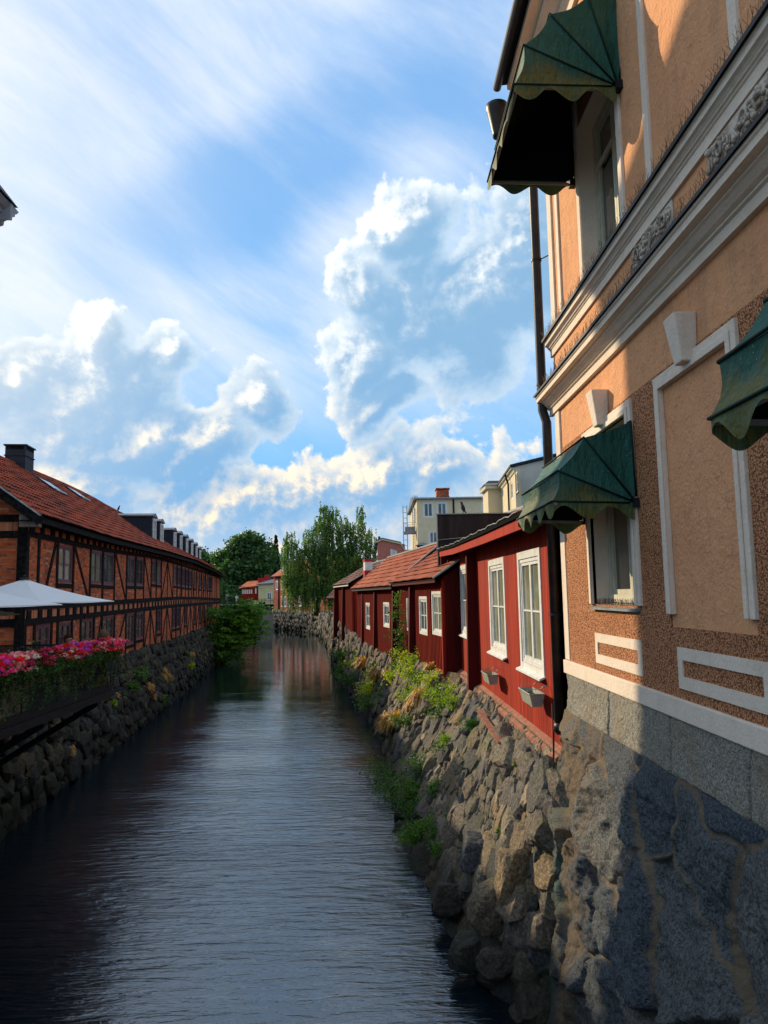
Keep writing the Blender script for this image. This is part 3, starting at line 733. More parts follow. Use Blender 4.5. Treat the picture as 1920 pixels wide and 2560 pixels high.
# right waterline and top-of-bank lines: Y -> X
RW = ([3, 10.1, 11.8, 16.1, 17.4, 24, 30.5, 38, 46, 55, 67, 79, 102, 114, 127, 140], [2.0, 1.93, 1.5, .85, .67, .42, .10, -.78, -1.75, -2.68, -3.7, -4.7, -7.3, -10.1, -16.2, -22])
RT = ([3, 10.4, 22.0, 22.2, 29.9, 44, 52, 60, 79, 102, 127, 140], [2.62, 2.6, 2.48, 1.98, 1.04, -1.2, -2.4, -3.0, -4.2, -6.7, -16.9, -22])
RTZ = ([3, 10.4, 22, 29.9, 36, 44, 52, 60, 140], [-2.25, -2.28, -2.3, -2.75, -2.75, -2.45, -1.85, -2.3, -2.5])
LA = 6.05
LF = Fr(-7.6*math.cos(R(LA)), -7.6*math.sin(R(LA)), -LA, side=1)   # long brick building, n towards the canal
def poly_sheet(name, L, z, m):
    mb = MB(); mb.raw([(x, y, z) for x, y in L], [tuple(range(len(L)))]); o = mb.build(name, MAT[m]); return tag(o, kind='structure')
yR = [-60, 3, 10.4, 22.0, 22.2, 29.9, 44, 52, 60, 79, 102, 127]
ring = [(float(np.interp(y, *RT))+.45, y) for y in yR] + [(-17, 134), (-60, 140), (-60, 1500), (900, 1500), (900, -60)]
poly_sheet('ground_east', ring, -2.32, 'ground')
lpts = [LF.pt(s, .25, 0) for s in (22, 60, 76)]
ring = [(-9.8, -60), (-9.8, 21.2)] + [(p[0], p[1]) for p in lpts] + [(-20, 100), (-34, 140), (-60.5, 140), (-60.5, 1500), (-900, 1500), (-900, -60)]
poly_sheet('ground_west', ring, -2.66, 'ground')
mb = MB(); mb.quad([(-120, -80, WATER), (60, -80, WATER), (60, 400, WATER), (-120, 400, WATER)]); tag(mb.build('water', MAT['water']), kind='structure')
mb = MB(); mb.quad([(-120, -80, WATER-1.5), (60, -80, WATER-1.5), (60, 400, WATER-1.5), (-120, 400, WATER-1.5)]); tag(mb.build('riverbed', MAT['earth']), kind='structure')

# ------------------------------------------------------------------ peach building on the right
PX = 2.65; PF = Fr(PX, 0, 0)      # s = Y, n towards the canal
PB0, PB1 = 0.6, 10.38
pb = thing('peach_building', (PX, 6, -1.1), 'peach plastered corner building with white trim above the rock foundation', 'building')
win1 = (7.42, 8.90, -.16, 1.80); win3 = (2.18, 3.64, -.16, 1.80); winU1 = (7.30, 8.66, 3.72, 5.75); winU2 = (2.3, 3.7, 3.72, 5.75)
mb = MB()
wall_sheet(mb, PF, PB0, PB1, 1.97, 8.2, [win1, win3, winU1, winU2], 0, 0)
mb.box(PF, PB0, PB1, -9, -.4, -1.1, 8.2)
mb.quad([PF.pt(PB1, 0, -1.1), PF.pt(PB1, -.45, -1.1), PF.pt(PB1, -.45, 8.2), PF.pt(PB1, 0, 8.2)])
mb.build('wall', MAT['stucco'], pb)
mb = MB(); panel = (5.12, 6.62, -.33, 1.90)
wall_sheet(mb, PF, PB0, PB1, -1.0, 1.97, [win1, win3, panel], .015, 0.03)
mb.build('roughcast_wall', MAT['roughcast'], pb)
mb = MB()
mb.quad([PF.pt(panel[0], 0, panel[2]), PF.pt(panel[1], 0, panel[2]), PF.pt(panel[1], 0, panel[3]), PF.pt(panel[0], 0, panel[3])]); mb.build('plaster_panel', MAT['stucco'], pb)
def ring_trim(par, F, a, b, c, d, w, n0, n1, bottom=True, name='window_surround', m='trim_white'):
    mb = MB()
    mb.box(F, a-w, a, n0, n1, c, d+w); mb.box(F, b, b+w, n0, n1, c, d+w); mb.box(F, a, b, n0, n1, d, d+w)
    mb.box(F, a-w*.45, a+.0, n1, n1+.015, c, d+w*.5); mb.box(F, b, b+w*.45, n1, n1+.015, c, d+w*.5); mb.box(F, a, b, n1, n1+.015, d+w*.0, d+w*.45)
    if bottom: mb.box(F, a, b, n0, n1, c-w, c)
    return mb.build(name, MAT[m], par, bevel=.006)
for w_ in (win1, win3): ring_trim(pb, PF, w_[0], w_[1], w_[2], w_[3], .13, .0, .045, False)
ring_trim(pb, PF, 5.22, 6.52, -.22, 1.80, .13, .0, .045, False, 'panel_surround')
for c_ in (8.16, 5.87, 3.09):
    mb = MB(); w0, w1 = .078, .118
    mb.hexa([PF.pt(c_-w0, 0, 1.84), PF.pt(c_+w0, 0, 1.84), PF.pt(c_+w0, .13, 1.84), PF.pt(c_-w0, .13, 1.84), PF.pt(c_-w1, 0, 2.24), PF.pt(c_+w1, 0, 2.24), PF.pt(c_+w1, .19, 2.24), PF.pt(c_-w1, .19, 2.24)])
    mb.build('keystone', MAT['trim_white'], pb, bevel=.012)
for (a, b) in ((7.39, 8.92), (4.98, 6.5), (2.2, 3.9)):
    mb = MB(); z0, z1, w = -.85, -.50, .105
    for q in ((a, b, z0, z0+w), (a, b, z1-w, z1), (a, a+w*.9, z0+w, z1-w), (b-w*.9, b, z0+w, z1-w)): mb.box(PF, q[0], q[1], .01, .028, q[2], q[3])
    mb.build('apron_frame', MAT['trim_white'], pb)
mb = MB(); mb.box(PF, PB0, PB1+.02, -.1, .05, -1.12, -.94); mb.build('base_band', MAT['trim_white'], pb, bevel=.01)
# cornices: profile (n,z)
mb = MB(); mb.prism(PF, [(0, 2.53), (.05, 2.53), (.05, 2.62), (.075, 2.63), (.075, 2.645), (.11, 2.66), (.15, 2.70), (.17, 2.71), (.17, 2.725), (.235, 2.735), (.235, 2.79), (.25, 2.80), (.25, 2.825), (0, 2.87)], PB0, PB1+.18)
mb.build('cornice', MAT['trim_white'], pb)
mb = MB(); mb.prism(PF, [(0, 2.875), (.255, 2.83), (.275, 2.82), (.275, 2.85), (0, 2.905)], PB0, PB1+.2); mb.build('drip_flashing', MAT['black_metal'], pb)
mb = MB(); mb.prism(PF, [(0, 3.375), (.03, 3.375), (.03, 3.47), (.045, 3.48), (.045, 3.49), (.065, 3.50), (.065, 3.51), (.085, 3.53), (.11, 3.54), (.11, 3.59), (.12, 3.60), (.12, 3.615), (0, 3.63)], PB0, PB1+.05)
mb.build('sill_course', MAT['trim_white'], pb)
mb = MB(); mb.prism(PF, [(0, 3.635), (.125, 3.62), (.15, 3.605), (.15, 3.645), (0, 3.67)], PB0, PB1+.07); mb.build('drip_flashing', MAT['black_metal'], pb)
# relief ornament panels in the frieze
def ornament(s0, s1):
    V0, F0 = ICO[2]; mb = MB(); mb.box(PF, s0, s1, 0, .02, 3.10, 3.36)
    for i in range(int((s1-s0)/.028)):
        c = PF.pt(s0+.03+RNG.uniform(0, s1-s0-.06), .03, 3.15+RNG.uniform(0, .19)); r = RNG.uniform(.014, .034)
        mb.raw(V0*np.array([.9, 1.3*RNG.uniform(.6, 1.2), RNG.uniform(.6, 1.1)])*r+c, F0)
    for i in range(3):
        c = s0+(s1-s0)*(i+.5)/3
        mb.tube([PF.pt(c+.07*math.cos(t)*(1-t/9),   .035, 3.245+.08*math.sin(t)*(1-t/9)) for t in np.linspace(0, 7, 26)], .011, 6)
        mb.tube([PF.pt(c-.12+.03*math.cos(t), .035, 3.20+.1*t/7+.02*math.sin(2*t)) for t in np.linspace(0, 7, 16)], .009, 6)
    mb.build('relief_ornament', MAT['trim_drip'], pb, smooth=True)
ornament(6.05, 7.05); ornament(4.2, 5.35)
# bird spikes: thin crossed wires in rows
def spikes(F, s0, s1, n, z, h=.12, step=.035, lean=.06, name='bird_spikes', par=None):
    mb = MB(); s = s0
    while s < s1:
        for sg in (-1, 1):
            L = h*RNG.uniform(.85, 1.15)
            a = F.pt(s, n, z); b = F.pt(s+sg*lean*RNG.uniform(.5, 1.5), n+RNG.uniform(-.035, .05), z+L)
            mb.tube([a, b], .0016, 3, False)
        s += step
    return mb.build(name, MAT['spike_wire'], par or pb)
spikes(PF, 3.4, PB1+.05, .11, 3.645); spikes(PF, 3.4, PB1+.15, .22, 2.86)
# windows of the peach building
def deep_window(w, dep=.24, cols=2, toplight=True):
    a, b, c, d = w
    mb = MB(); wall_sheet(mb, PF, a-.001, b+.001, c, d, [(a, b, c, d)], .02, dep); mb.build('window_reveal', MAT['trim_white'], pb)
    o = window(pb, PF, a, b, c+.02, d, -dep+.05, fr=.09, sash=.06, cols=cols, rows=1, fm='cream_paint', gm='glass_shade')
    mb = MB(); mb.box(PF, a+.02, b-.02, -dep, -dep+.085, c+.02, c+.11); mb.build('bottom_rail', MAT['cream_paint'], o); mb = MB(); mb.box(PF, a+.09, b-.09, -dep+.05, -dep+.075, d-.62, d-.56); mb.build('transom', MAT['cream_paint'], o)
    mb = MB(); mb.prism(PF, [(-dep+.05, c+.018), (-dep+.05, c-.02), (.07, c-.06), (.07, c-.035)], a-.05, b+.03); mb.build('window_sill', MAT['grey_zinc'], pb)
    return o
for w_ in (win1, win3, winU1, winU2): deep_window(w_)
spikes(PF, win1[0]+.03, win1[1]-.02, 0.0, win1[2]-.02, .085, .022, .02)
for (a, b) in ((7.18, 7.29), (6.43, 6.55), (4.78, 4.90), (8.68, 8.80), (9.72, 9.86), (10.08, 10.30)):
    mb = MB(); mb.box(PF, a, b, -.01, .03, 3.67, 7.4); mb.build('pilaster_strip', MAT['trim_white'], pb, bevel=.006)
mb = MB(); mb.box(PF, 10.13, 10.36, -.01, .028, -.93, 2.52); mb.build('corner_strip', MAT['trim_white'], pb, bevel=.006)
# eaves: moulded cornice, soffit and gutter
mb = MB(); mb.prism(PF, [(0, 7.3), (.05, 7.3), (.05, 7.45), (.12, 7.5), (.12, 7.55), (.30, 7.66), (.30, 7.72), (.46, 7.76), (.46, 7.86), (0, 7.9)], PB0, PB1+.3); mb.build('eaves_cornice', MAT['trim_white'], pb)
mb = MB(); mb.prism(PF, [(0, 7.93), (.52, 7.87), (.56, 7.87), (.56, 7.93), (-4.5, 10.2), (-9, 7.9)], PB0, PB1+.35); mb.build('roof', MAT['roof_black'], pb)
mb = MB(); mb.tube([PF.pt(s, .60, 7.86) for s in (PB0, PB1+.4)], .065, 10); mb.build('gutter', MAT['black_metal'], pb, smooth=True)
# granite plinth course
ss = [PB0, 2.3, 3.9, 5.35, 6.75, 8.5, 10.30]
def hewn(s0, s1, z0, z1):
    S = np.arange(s0, s1, .012); S = np.append(S, s1); H = np.linspace(0, 1, 44); s, h = np.meshgrid(S, H, indexing='ij'); s, h = s.ravel(), h.ravel()
    zb = z0+.07*(fbm(np.stack([s*2.2, 0*s, 0*s+7], 1), 3, 91)-.5); z = z1+(zb-z1)*h
    ed = np.minimum(np.minimum(s-s0, s1-s)/.03, np.minimum((z1-z)*0+1, (z-zb)/.03)); ed = np.clip(ed, 0, 1)
    p3 = np.stack([s, z, 0*s], 1); n = .03+.05*h*.6+.05*(fbm(p3*3, 5, 83, .6)-.5)+.022*(fbm(p3*22, 3, 87)-.5); n = n*ed-.03*(1-ed)
    V = np.stack([PX-n, s, z], 1); ns, nh = len(S), len(H); i, j = np.meshgrid(np.arange(ns-1), np.arange(nh-1), indexing='ij'); a = (i*nh+j).ravel()
    return npmesh('plinth_block', V, np.stack([a, a+nh, a+nh+1, a+1], 1), MAT['granite'], pb, smooth=True)
for a, b in zip(ss[:-1], ss[1:]): hewn(a+.002, b-.002, -1.67, -1.125)
mb = MB(); mb.box(PF, PB0, 10.32, -.4, -.04, -2.2, -1.12); mb.build('plinth_core', MAT['mortar_dirt'], pb)

# rock foundation beneath: large split boulders bedded in mortar, displaced sheet
def foundation():
    ds = .016; S = np.arange(-1.0, 11.0, ds*1.3); H = np.arange(0, 1.0001, ds/4.0)
    s, h = np.meshgrid(S, H, indexing='ij'); sf, hf = s.ravel(), h.ravel()
    z = -1.60-4.35*hf
    base = .06+.55*hf**1.1
    corner = np.clip((sf-10.3)/.55, 0, 1)
    # irregular cells
    q = np.stack([sf*.9+.35*z, z*1.05-.25*sf, 0*sf], 1)
    wq = q[:, :2]+.30*np.stack([fbm(q*1.3, 3, 5)-.5, fbm(q*1.3, 3, 9)-.5], 1)*2
    pts = []; gx = np.arange(-6, 14, 1.05)
    for i in gx:
        for j in np.arange(-12, 5, .90): pts.append((i+RNG.uniform(-.55, .55), j+RNG.uniform(-.45, .45)))
    pts = np.array(pts); d1 = np.full(len(wq), 9.0); d2 = np.full(len(wq), 9.0); idx = np.zeros(len(wq), int)
    for k, p in enumerate(pts):
        d = np.hypot((wq[:, 0]-p[0])*.8, (wq[:, 1]-p[1])*1.1); m = d < d1
        d2 = np.where(m, d1, np.minimum(d2, d)); idx = np.where(m, k, idx); d1 = np.where(m, d, d1)
    edge = d2-d1; rc = RNG.uniform(0, 1, len(pts)); tl = RNG.normal(0, .13, (len(pts), 2)); hb = RNG.uniform(-.05, .10, len(pts))
    e = np.clip(edge/.10, 0, 1); e = e*e*(3-2*e)
    p3 = np.stack([sf, z, 0*sf], 1)
    rg = 1-np.abs(2*fbm(np.stack([sf*1.1+z*.8, z*1.6-sf*.5, 0*sf], 1)*1.6, 5, 61, .55)-1)*2.2
    fine = 1-np.abs(2*fbm(p3*7, 4, 71, .6)-1)
    disp = e*(.045+hb[idx]*.5+tl[idx, 0]*(wq[:, 0]-pts[idx, 0])+tl[idx, 1]*(wq[:, 1]-pts[idx, 1])) + .07*(rg-.5) + .09*(fbm(p3*2.2, 5, 31, .55)-.5) + .03*(fine-.7)
    tf = np.clip(hf/.10, 0, 1); n = base+disp*tf+(1-tf)*.02-corner**2*1.1
    y = sf-corner*.10*(0)
    V = np.stack([PX-n, y, z], 1)
    ns, nh = len(S), len(H); i, j = np.meshgrid(np.arange(ns-1), np.arange(nh-1), indexing='ij'); a = (i*nh+j).ravel()
    Q = np.stack([a, a+nh, a+nh+1, a+1], 1)
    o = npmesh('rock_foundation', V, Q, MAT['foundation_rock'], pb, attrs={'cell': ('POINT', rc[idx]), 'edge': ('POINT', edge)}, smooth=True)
foundation()

# ------------------------------------------------------------------ awnings
def awning(y0, y1, zc, label, arm=1.08, nr=5, top=90, fan=None):
    """dutch hood: ribs fanned about hubs on the wall; y0 near side, y1 far side"""
    t = thing('awning', (PX, (y0+y1)/2, zc), label, 'awning', 'green awnings on the peach building')
    angs = [R(a) for a in (fan or np.linspace(2, top, nr))]
    ca = MB(); rb = MB(); m = 8
    def P(a, y, r=arm): return np.array([PX-.03-r*math.cos(a), y, zc+r*math.sin(a)*.98])
    ys = np.linspace(y0, y1, 13)
    # front skin between ribs with a slight sag, and the gores on both sides
    for i in range(nr-1):
        K = 6
        for k in range(K):
            for j in range(12):
                q = []
                for kk, jj in ((k, j), (k, j+1), (k+1, j+1), (k+1, j)):
                    f = kk/K; a = angs[i]*(1-f)+angs[i+1]*f
                    yy = ys[jj]; sg = 1-.065*math.sin(PI*f)*(1)
                    q.append((P(a, yy, arm*sg*(1-.012*math.sin(PI*jj/12))), (yy, f*.45+.02+(i*.55))))
                ca.quad([x[0] for x in q], [x[1] for x in q])
        for yy, sd in ((y0, -1), (y1, 1)):
            K2 = 5; M = 5
            for k in range(K2):
                for mm in range(M):
                    q = []
                    for kk, m2 in ((k, mm), (k, mm+1), (k+1, mm+1), (k+1, mm)):
                        f = kk/K2; a = angs[i]*(1-f)+angs[i+1]*f; rr = .07+(arm-.07)*m2/M; sg = 1-.065*math.sin(PI*f)*(m2/M)
                        q.append((P(a, yy-sd*.035*math.sin(PI*f)*math.sin(PI*m2/M), rr*sg), (rr+yy, f*.45+.02+(i*.55))))
                    ca.quad([x[0] for x in q], [x[1] for x in q])
    ca.build('canopy', MAT['awning_green'], t, smooth=True)
    li = MB()  # dark inner skin, added so the shade under the hood turns black
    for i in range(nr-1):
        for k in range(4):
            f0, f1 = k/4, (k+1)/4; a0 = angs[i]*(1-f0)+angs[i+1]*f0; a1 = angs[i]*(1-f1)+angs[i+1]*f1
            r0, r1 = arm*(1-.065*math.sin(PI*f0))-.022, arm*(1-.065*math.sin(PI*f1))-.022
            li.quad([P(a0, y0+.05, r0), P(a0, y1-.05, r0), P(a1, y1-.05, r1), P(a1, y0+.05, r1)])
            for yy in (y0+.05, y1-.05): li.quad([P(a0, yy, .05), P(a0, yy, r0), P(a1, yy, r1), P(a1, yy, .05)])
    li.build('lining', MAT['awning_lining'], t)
    va = MB(); n = 60; vh = .17
    path = [(PX-.06-(arm-.03)*k/14, y0, (arm-.03)*k/14) for k in range(15)] + [(PX-.03-arm, y0+(y1-y0)*k/24, arm+(y1-y0)*k/24) for k in range(25)] + [(PX-.03-arm+(arm-.03)*k/14, y1, arm+(y1-y0)+(arm-.03)*k/14) for k in range(15)]
    L = [0]
    for p, q in zip(path[:-1], path[1:]): L.append(L[-1]+math.hypot(p[0]-q[0], p[1]-q[1]))
    dense = np.linspace(0, L[-1], 150); xs = np.interp(dense, L, [p[0] for p in path]); yy = np.interp(dense, L, [p[1] for p in path])
    z1 = zc+.038*np.ones_like(dense)*0+math.sin(angs[0])*arm*np.clip((PX-xs)/arm, 0, 1)
    drop = vh*(.72+.28*np.abs(np.sin(dense*PI/.42))**.8); drop = vh*.62+vh*.38*np.cos(dense*2*PI/.46)
    wav = .012*np.sin(dense*17)
    for k in range(149):
        a0 = np.array([xs[k], yy[k], z1[k]]); a1 = np.array([xs[k+1], yy[k+1], z1[k+1]])
        b0 = a0+np.array([wav[k], wav[k], -drop[k]]); b1 = a1+np.array([wav[k+1], wav[k+1], -drop[k+1]])
        va.quad([a0, a1, b1, b0], [(dense[k], .25), (dense[k+1], .25), (dense[k+1], .05), (dense[k], .05)])
    va.build('valance', MAT['awning_green'], t, smooth=True)
    for i, a in enumerate(angs):
        mb = MB(); pts = [P(a, y0, .07), P(a, y0-.004, arm*1.006)] + [P(a, y, arm*1.008) for y in np.linspace(y0, y1, 8)] + [P(a, y1+.004, arm*1.006), P(a, y1, .07)]
        mb.tube(pts, .011, 5); mb.build('rib', MAT['awning_piping'], t, smooth=True)
    fb = MB(); a = angs[0]
    fb.beam(P(a, y0+.02, .05)-np.array([0, 0, .02]), P(a, y0+.02, arm-.02)-np.array([0, 0, .02]), .025, .03); fb.beam(P(a, y1-.02, .05)-np.array([0, 0, .02]), P(a, y1-.02, arm-.02)-np.array([0, 0, .02]), .025, .03)
    fb.beam(P(a, y0, arm-.03)-np.array([0, 0, .02]), P(a, y1, arm-.03)-np.array([0, 0, .02]), .03, .03)
    fb.build('frame', MAT['stone_cornice'], t)
    for y in (y0, y1): hb = MB(); hb.beam((PX-.02, y-.05, zc), (PX-.02, y+.05, zc), .09, .09); hb.build('hub', MAT['black_metal'], t)
    return t
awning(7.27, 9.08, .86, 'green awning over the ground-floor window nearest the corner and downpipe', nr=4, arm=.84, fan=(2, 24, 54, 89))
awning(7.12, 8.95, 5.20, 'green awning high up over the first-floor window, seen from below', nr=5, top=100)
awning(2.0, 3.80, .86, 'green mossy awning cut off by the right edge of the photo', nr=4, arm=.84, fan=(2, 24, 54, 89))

# ------------------------------------------------------------------ downpipe
dp = thing('downpipe', (2.45, 10.5, -2), 'black metal downpipe with a funnel hopper at the peach building corner', 'downpipe')
mb = MB(); pp = [(2.46, 10.86, -1.9), (2.46, 10.86, 2.5), (2.30, 10.8, 2.72), (2.30, 10.8, 6.5), (2.12, 10.85, 6.9), (2.08, 10.86, 7.05)]
pp = [(2.55, 10.55, -1.88), (2.55, 10.55, 2.45), (2.50, 10.55, 2.62), (2.50, 10.55, 6.2), (2.25, 10.7, 6.85), (2.08, 10.78, 7.1)]
mb.tube(pp, .068, 14); mb.build('pipe', MAT['black_pipe'], dp, smooth=True)
mb = MB(); mb.lathe((2.04, 10.8, 7.05), [(.075, 0), (.08, .06), (.09, .1), (.155, .42), (.165, .44), (.165, .47), (.17, .48), (.17, .53), (.155, .54)], 20); mb.build('hopper', MAT['black_pipe'], dp, smooth=True)
for zz, xx in ((4.9, 2.50), (3.0, 2.50), (1.45, 2.55), (-.35, 2.55)):
    mb = MB(); mb.lathe((xx, 10.55, zz), [(.07, 0), (.078, .003), (.078, .04), (.07, .043)], 14); mb.beam((xx+.06, 10.5, zz+.02), (2.66, 10.36, zz+.02), .012, .012); mb.build('bracket', MAT['black_metal'], dp)
mb = MB(); mb.lathe((2.55, 10.55, -1.98), [(.05, 0), (.085, .05), (.085, .11), (.07, .16)], 12); mb.build('outlet', MAT['black_pipe'], dp, smooth=True)
mb = MB(); mb.tube([(2.44, 10.48, -1.55), (2.43, 10.46, -2.0), (2.40, 10.4, -2.5), (2.34, 10.35, -2.85), (2.30, 10.28, -2.95), (2.33, 10.30, -2.7), (2.42, 10.42, -2.3), (2.45, 10.47, -1.9)], .008, 5)
tag(mb.build('loose_cable', MAT['black_metal'], smooth=True), 'thin black cable hanging loose below the downpipe over the rocks', 'cable')
#PART3
def at_s(F, u, v, s):
    d = ray(u, v); o = F.o + F.d*s; t = (o@F.d)/(d@F.d); p = d*t; return float((p-F.o)@F.n), float(p[2])
def proj(P):
    P = np.atleast_2d(P); z = P@_f; return np.stack([960+F_PX*(P@_R)/z, 1280-F_PX*(P@_U)/z], 1)
def I(s, xs, ys): return float(np.interp(s, xs, ys))

# ------------------------------------------------------------------ half-timbered brick building on the left
S0, S1 = 22.05, 77.0
tb = thing('timbered_building', LF.pt(22, 0, -2.6), 'long half-timbered brick building with red tiled roof along the left bank', 'building')
Ez = lambda s: I(s, [21, 29, 43, 54.5, 66, 77], [2.36, 2.36, 2.56, 2.64, 2.5, 2.18])
Tz = lambda s: I(s, [21, 29, 35, 41, 48, 77], [1.82, 1.87, 1.98, 2.14, 2.14, 1.9])
Bz = lambda s: I(s, [21, 32.7, 49, 60, 77], [-.06, -.03, .10, .06, -.10])
Lz = lambda s: I(s, [21, 32.6, 48, 77], [-.52, -.46, -.38, -.42])
up_px = [(146, 182, 1365, 1457), (227.6, 256, 1378, 1459), (259, 285.5, 1381, 1462), (318, 337.6, 1392, 1463), (340.6, 359, 1395, 1464), (379, 390.5, 1400, 1459), (391.6, 403, 1402, 1461),
         (433, 442, 1414, 1463), (443.5, 452, 1416, 1465), (455, 463, 1420, 1467), (464, 471, 1422, 1468), (472, 479, 1426, 1469), (485, 491, 1430, 1470), (498, 503.5, 1434, 1472), (509, 513.5, 1437, 1473), (519, 524, 1440, 1474), (525.5, 530, 1442, 1475)]
lo_px = [(88, 125, 1561, 1640), (145, 178, 1556, 1625), (203, 233, 1547, 1605), (256.6, 284.7, 1541, 1608), (316, 336, 1534, 1610), (340, 359, 1530, 1597), (391, 403, 1522, 1582), (430.5, 439, 1518, 1571), (440.5, 450, 1517, 1569),
         (461, 467, 1514, 1562), (484.5, 490, 1512, 1557), (497.5, 502, 1511, 1555), (507, 511, 1511, 1551), (518.5, 523, 1510, 1548), (525, 530, 1510, 1546)]
def conv(L):
    out = []
    for u0, u1, v0, v1 in L:
        a, za = LF.px(u0, v0); b, _ = LF.px(u1, v0); _, zb = LF.px((u0+u1)/2, v1); out.append((a, b, zb, (za+_*0+LF.px(u1, v0)[1])/2))
    return out
UPW, LOW = conv(up_px), conv(lo_px)
LOW = [(a, b, max(c, -2.3), d) for a, b, c, d in LOW]
holes = [(a, b, c, d) for a, b, c, d in UPW+LOW]
mb = MB(); wall_sheet(mb, LF, S0, S1, -2.62, 2.62, holes, 0, .10)
GF = Fr(0, 0, 0); GF.o = LF.pt(S0, 0, 0); GF.d = -LF.n; GF.n = -LF.d           # gable frame: s into the building, n towards the viewer
RW_, RZ = 4.4, 5.87
wall_sheet(mb, GF, 0, 2*RW_, -2.62, 2.42, [], 0, 0)
mb.quad([GF.pt(0, 0, 2.42), GF.pt(2*RW_, 0, 2.42), GF.pt(RW_, 0, 5.6)], [(0, 2.42), (2*RW_, 2.42), (RW_, 5.6)])
mb.build('brick_wall', MAT['brick'], tb)
mb = MB(); mb.box(LF, S0+.3, S1-.3, -8.8, -.35, -2.6, 2.4); mb.build('inner_wall', MAT['black_void'], tb)
for k, (a, b, c, d) in enumerate(UPW+LOW):
    far = k % len(UPW)
    gm = ['glass_curtain', 'glass_curtain', 'glass_grey', 'glass_grey', 'glass_dark', 'glass_grey'][k % 6] if k < len(UPW) else 'glass_dark'  # upper panes lighter: bright reflections put into the pane colour
    window(tb, LF, a+.02, b-.02, c, d, -.02, fr=.06, sash=.055, cols=2, rows=2, fm='mauve_paint', gm=gm, sill=False)
def wbeam(name, f0, th, s0=S0, s1=S1, n1=.035, joist=None, step=3.0, m='tarred_timber'):
    mb = MB(); ks = list(np.arange(s0, s1, step))+[s1]
    for a, b in zip(ks[:-1], ks[1:]):
        w1, w2 = RNG.uniform(-.012, .012, 2)
        mb.hexa([LF.pt(a, -.02, f0(a)-th), LF.pt(b, -.02, f0(b)-th), LF.pt(b, n1+w2, f0(b)-th), LF.pt(a, n1+w1, f0(a)-th), LF.pt(a, -.02, f0(a)), LF.pt(b, -.02, f0(b)), LF.pt(b, n1+w2, f0(b)), LF.pt(a, n1+w1, f0(a))])
    if joist:
        z0, z1, st, w = joist; s = s0+.2
        while s < s1:
            ww = w*RNG.uniform(.8, 1.5); mb.box(LF, s, s+ww, -.02, n1+.01, f0(s)+z0, f0(s)+z1); s += st*RNG.uniform(.85, 1.15)
    return mb.build(name, MAT[m], tb)
wbeam('top_beam', lambda s: Tz(s)+.17, .17, joist=(0, .27, .85, .30))
wbeam('floor_beam', lambda s: Bz(s), .20)
wbeam('floor_beam', lambda s: Lz(s), .19, joist=(.0, .24, .92, .26))
wbeam('base_beam', lambda s: -2.52, .13, n1=.05)
mb = MB(); mt = MB()
for a in np.arange(S0, S1, 3.0):
    b = min(a+3, S1)
    mb.quad([LF.pt(a, .008, Lz(a)), LF.pt(b, .008, Lz(b)), LF.pt(b, .008, Bz(b)-.2), LF.pt(a, .008, Bz(a)-.2)], [(a, 0), (b, 0), (b, .2), (a, .2)])
    mt.quad([LF.pt(a, .008, Tz(a)+.17), LF.pt(b, .008, Tz(b)+.17), LF.pt(b, .008, Tz(b)+.44), LF.pt(a, .008, Tz(a)+.44)], [(a, 0), (b, 0), (b, .2), (a, .2)])
mb.build('soldier_course', MAT['brick_soldier'], tb); mt.build('soldier_course', MAT['brick_soldier'], tb)
def post(s, w, z0, z1, n1=.03, F=LF, m='tarred_timber'):
    mb = MB(); mb.box(F, s-w/2, s+w/2, -.02, n1, z0, z1, sh=RNG.uniform(-.03, .03)); mb.build('post', MAT[m], tb)
def brace(s0, z0, s1, z1, w=.15):
    d = np.array([s1-s0, z1-z0]); d /= np.linalg.norm(d); p = np.array([-d[1], d[0]])*w/2
    q = [(s0+p[0], z0+p[1]), (s0-p[0], z0-p[1]), (s1-p[0], z1-p[1]), (s1+p[0], z1+p[1])]
    mb = MB(); mb.hexa([LF.pt(a, -.02, b) for a, b in q]+[LF.pt(a, .026, b) for a, b in q]); mb.build('brace', MAT['tarred_timber'], tb)
def posts_for(W, zlo, zhi, rest):
    last = S0+.15
    post(S0+.12, .24, zlo(S0), zhi(S0))
    for i, (a, b, c, d) in enumerate(W):
        gap = a-last
        if gap > .75: post(a-.09, .18, zlo(a), zhi(a))
        elif i: post((a+last)/2, max(.10, gap+.04), zlo(a), zhi(a))
        if i+1 >= len(W) or W[i+1][0]-b > .75: post(b+.09, .18, zlo(b), zhi(b))
        if i and gap > 1.3:
            l, r = last+.22, a-.22
            if gap > 2.6:
                m = (l+r)/2; post(m, .13, zlo(m), zhi(m)); brace(m-.1, zhi(m)-.03, l+.05, zlo(l)+.03); brace(m+.1, zhi(m)-.03, r-.05, zlo(r)+.03)
            elif rest: brace(l, zhi(l)-.03, r, zlo(r)+.03)
            else: brace(r, zhi(r)-.03, l, zlo(l)+.03)
        # sill timber under the window
        mb = MB(); mb.box(LF, a-.05, b+.05, -.02, .022, c-.17, c-.03); mb.build('sill_timber', MAT['tarred_timber'], tb)
        last = b
    return last
posts_for(UPW, Bz, Tz, True); posts_for(LOW, lambda s: -2.5, lambda s: Lz(s)-.19, False)
post(S0+1.05, .19, Bz(23), Tz(23)); brace(S0+2.62, Tz(24)-.03, S0+1.55, Bz(24)+.03, .17)
post(S1-.15, .3, -2.5, Tz(S1)); post(S1-3.5, .2, -2.5, Tz(S1)); post(S1-5, .2, Bz(S1), Tz(S1))
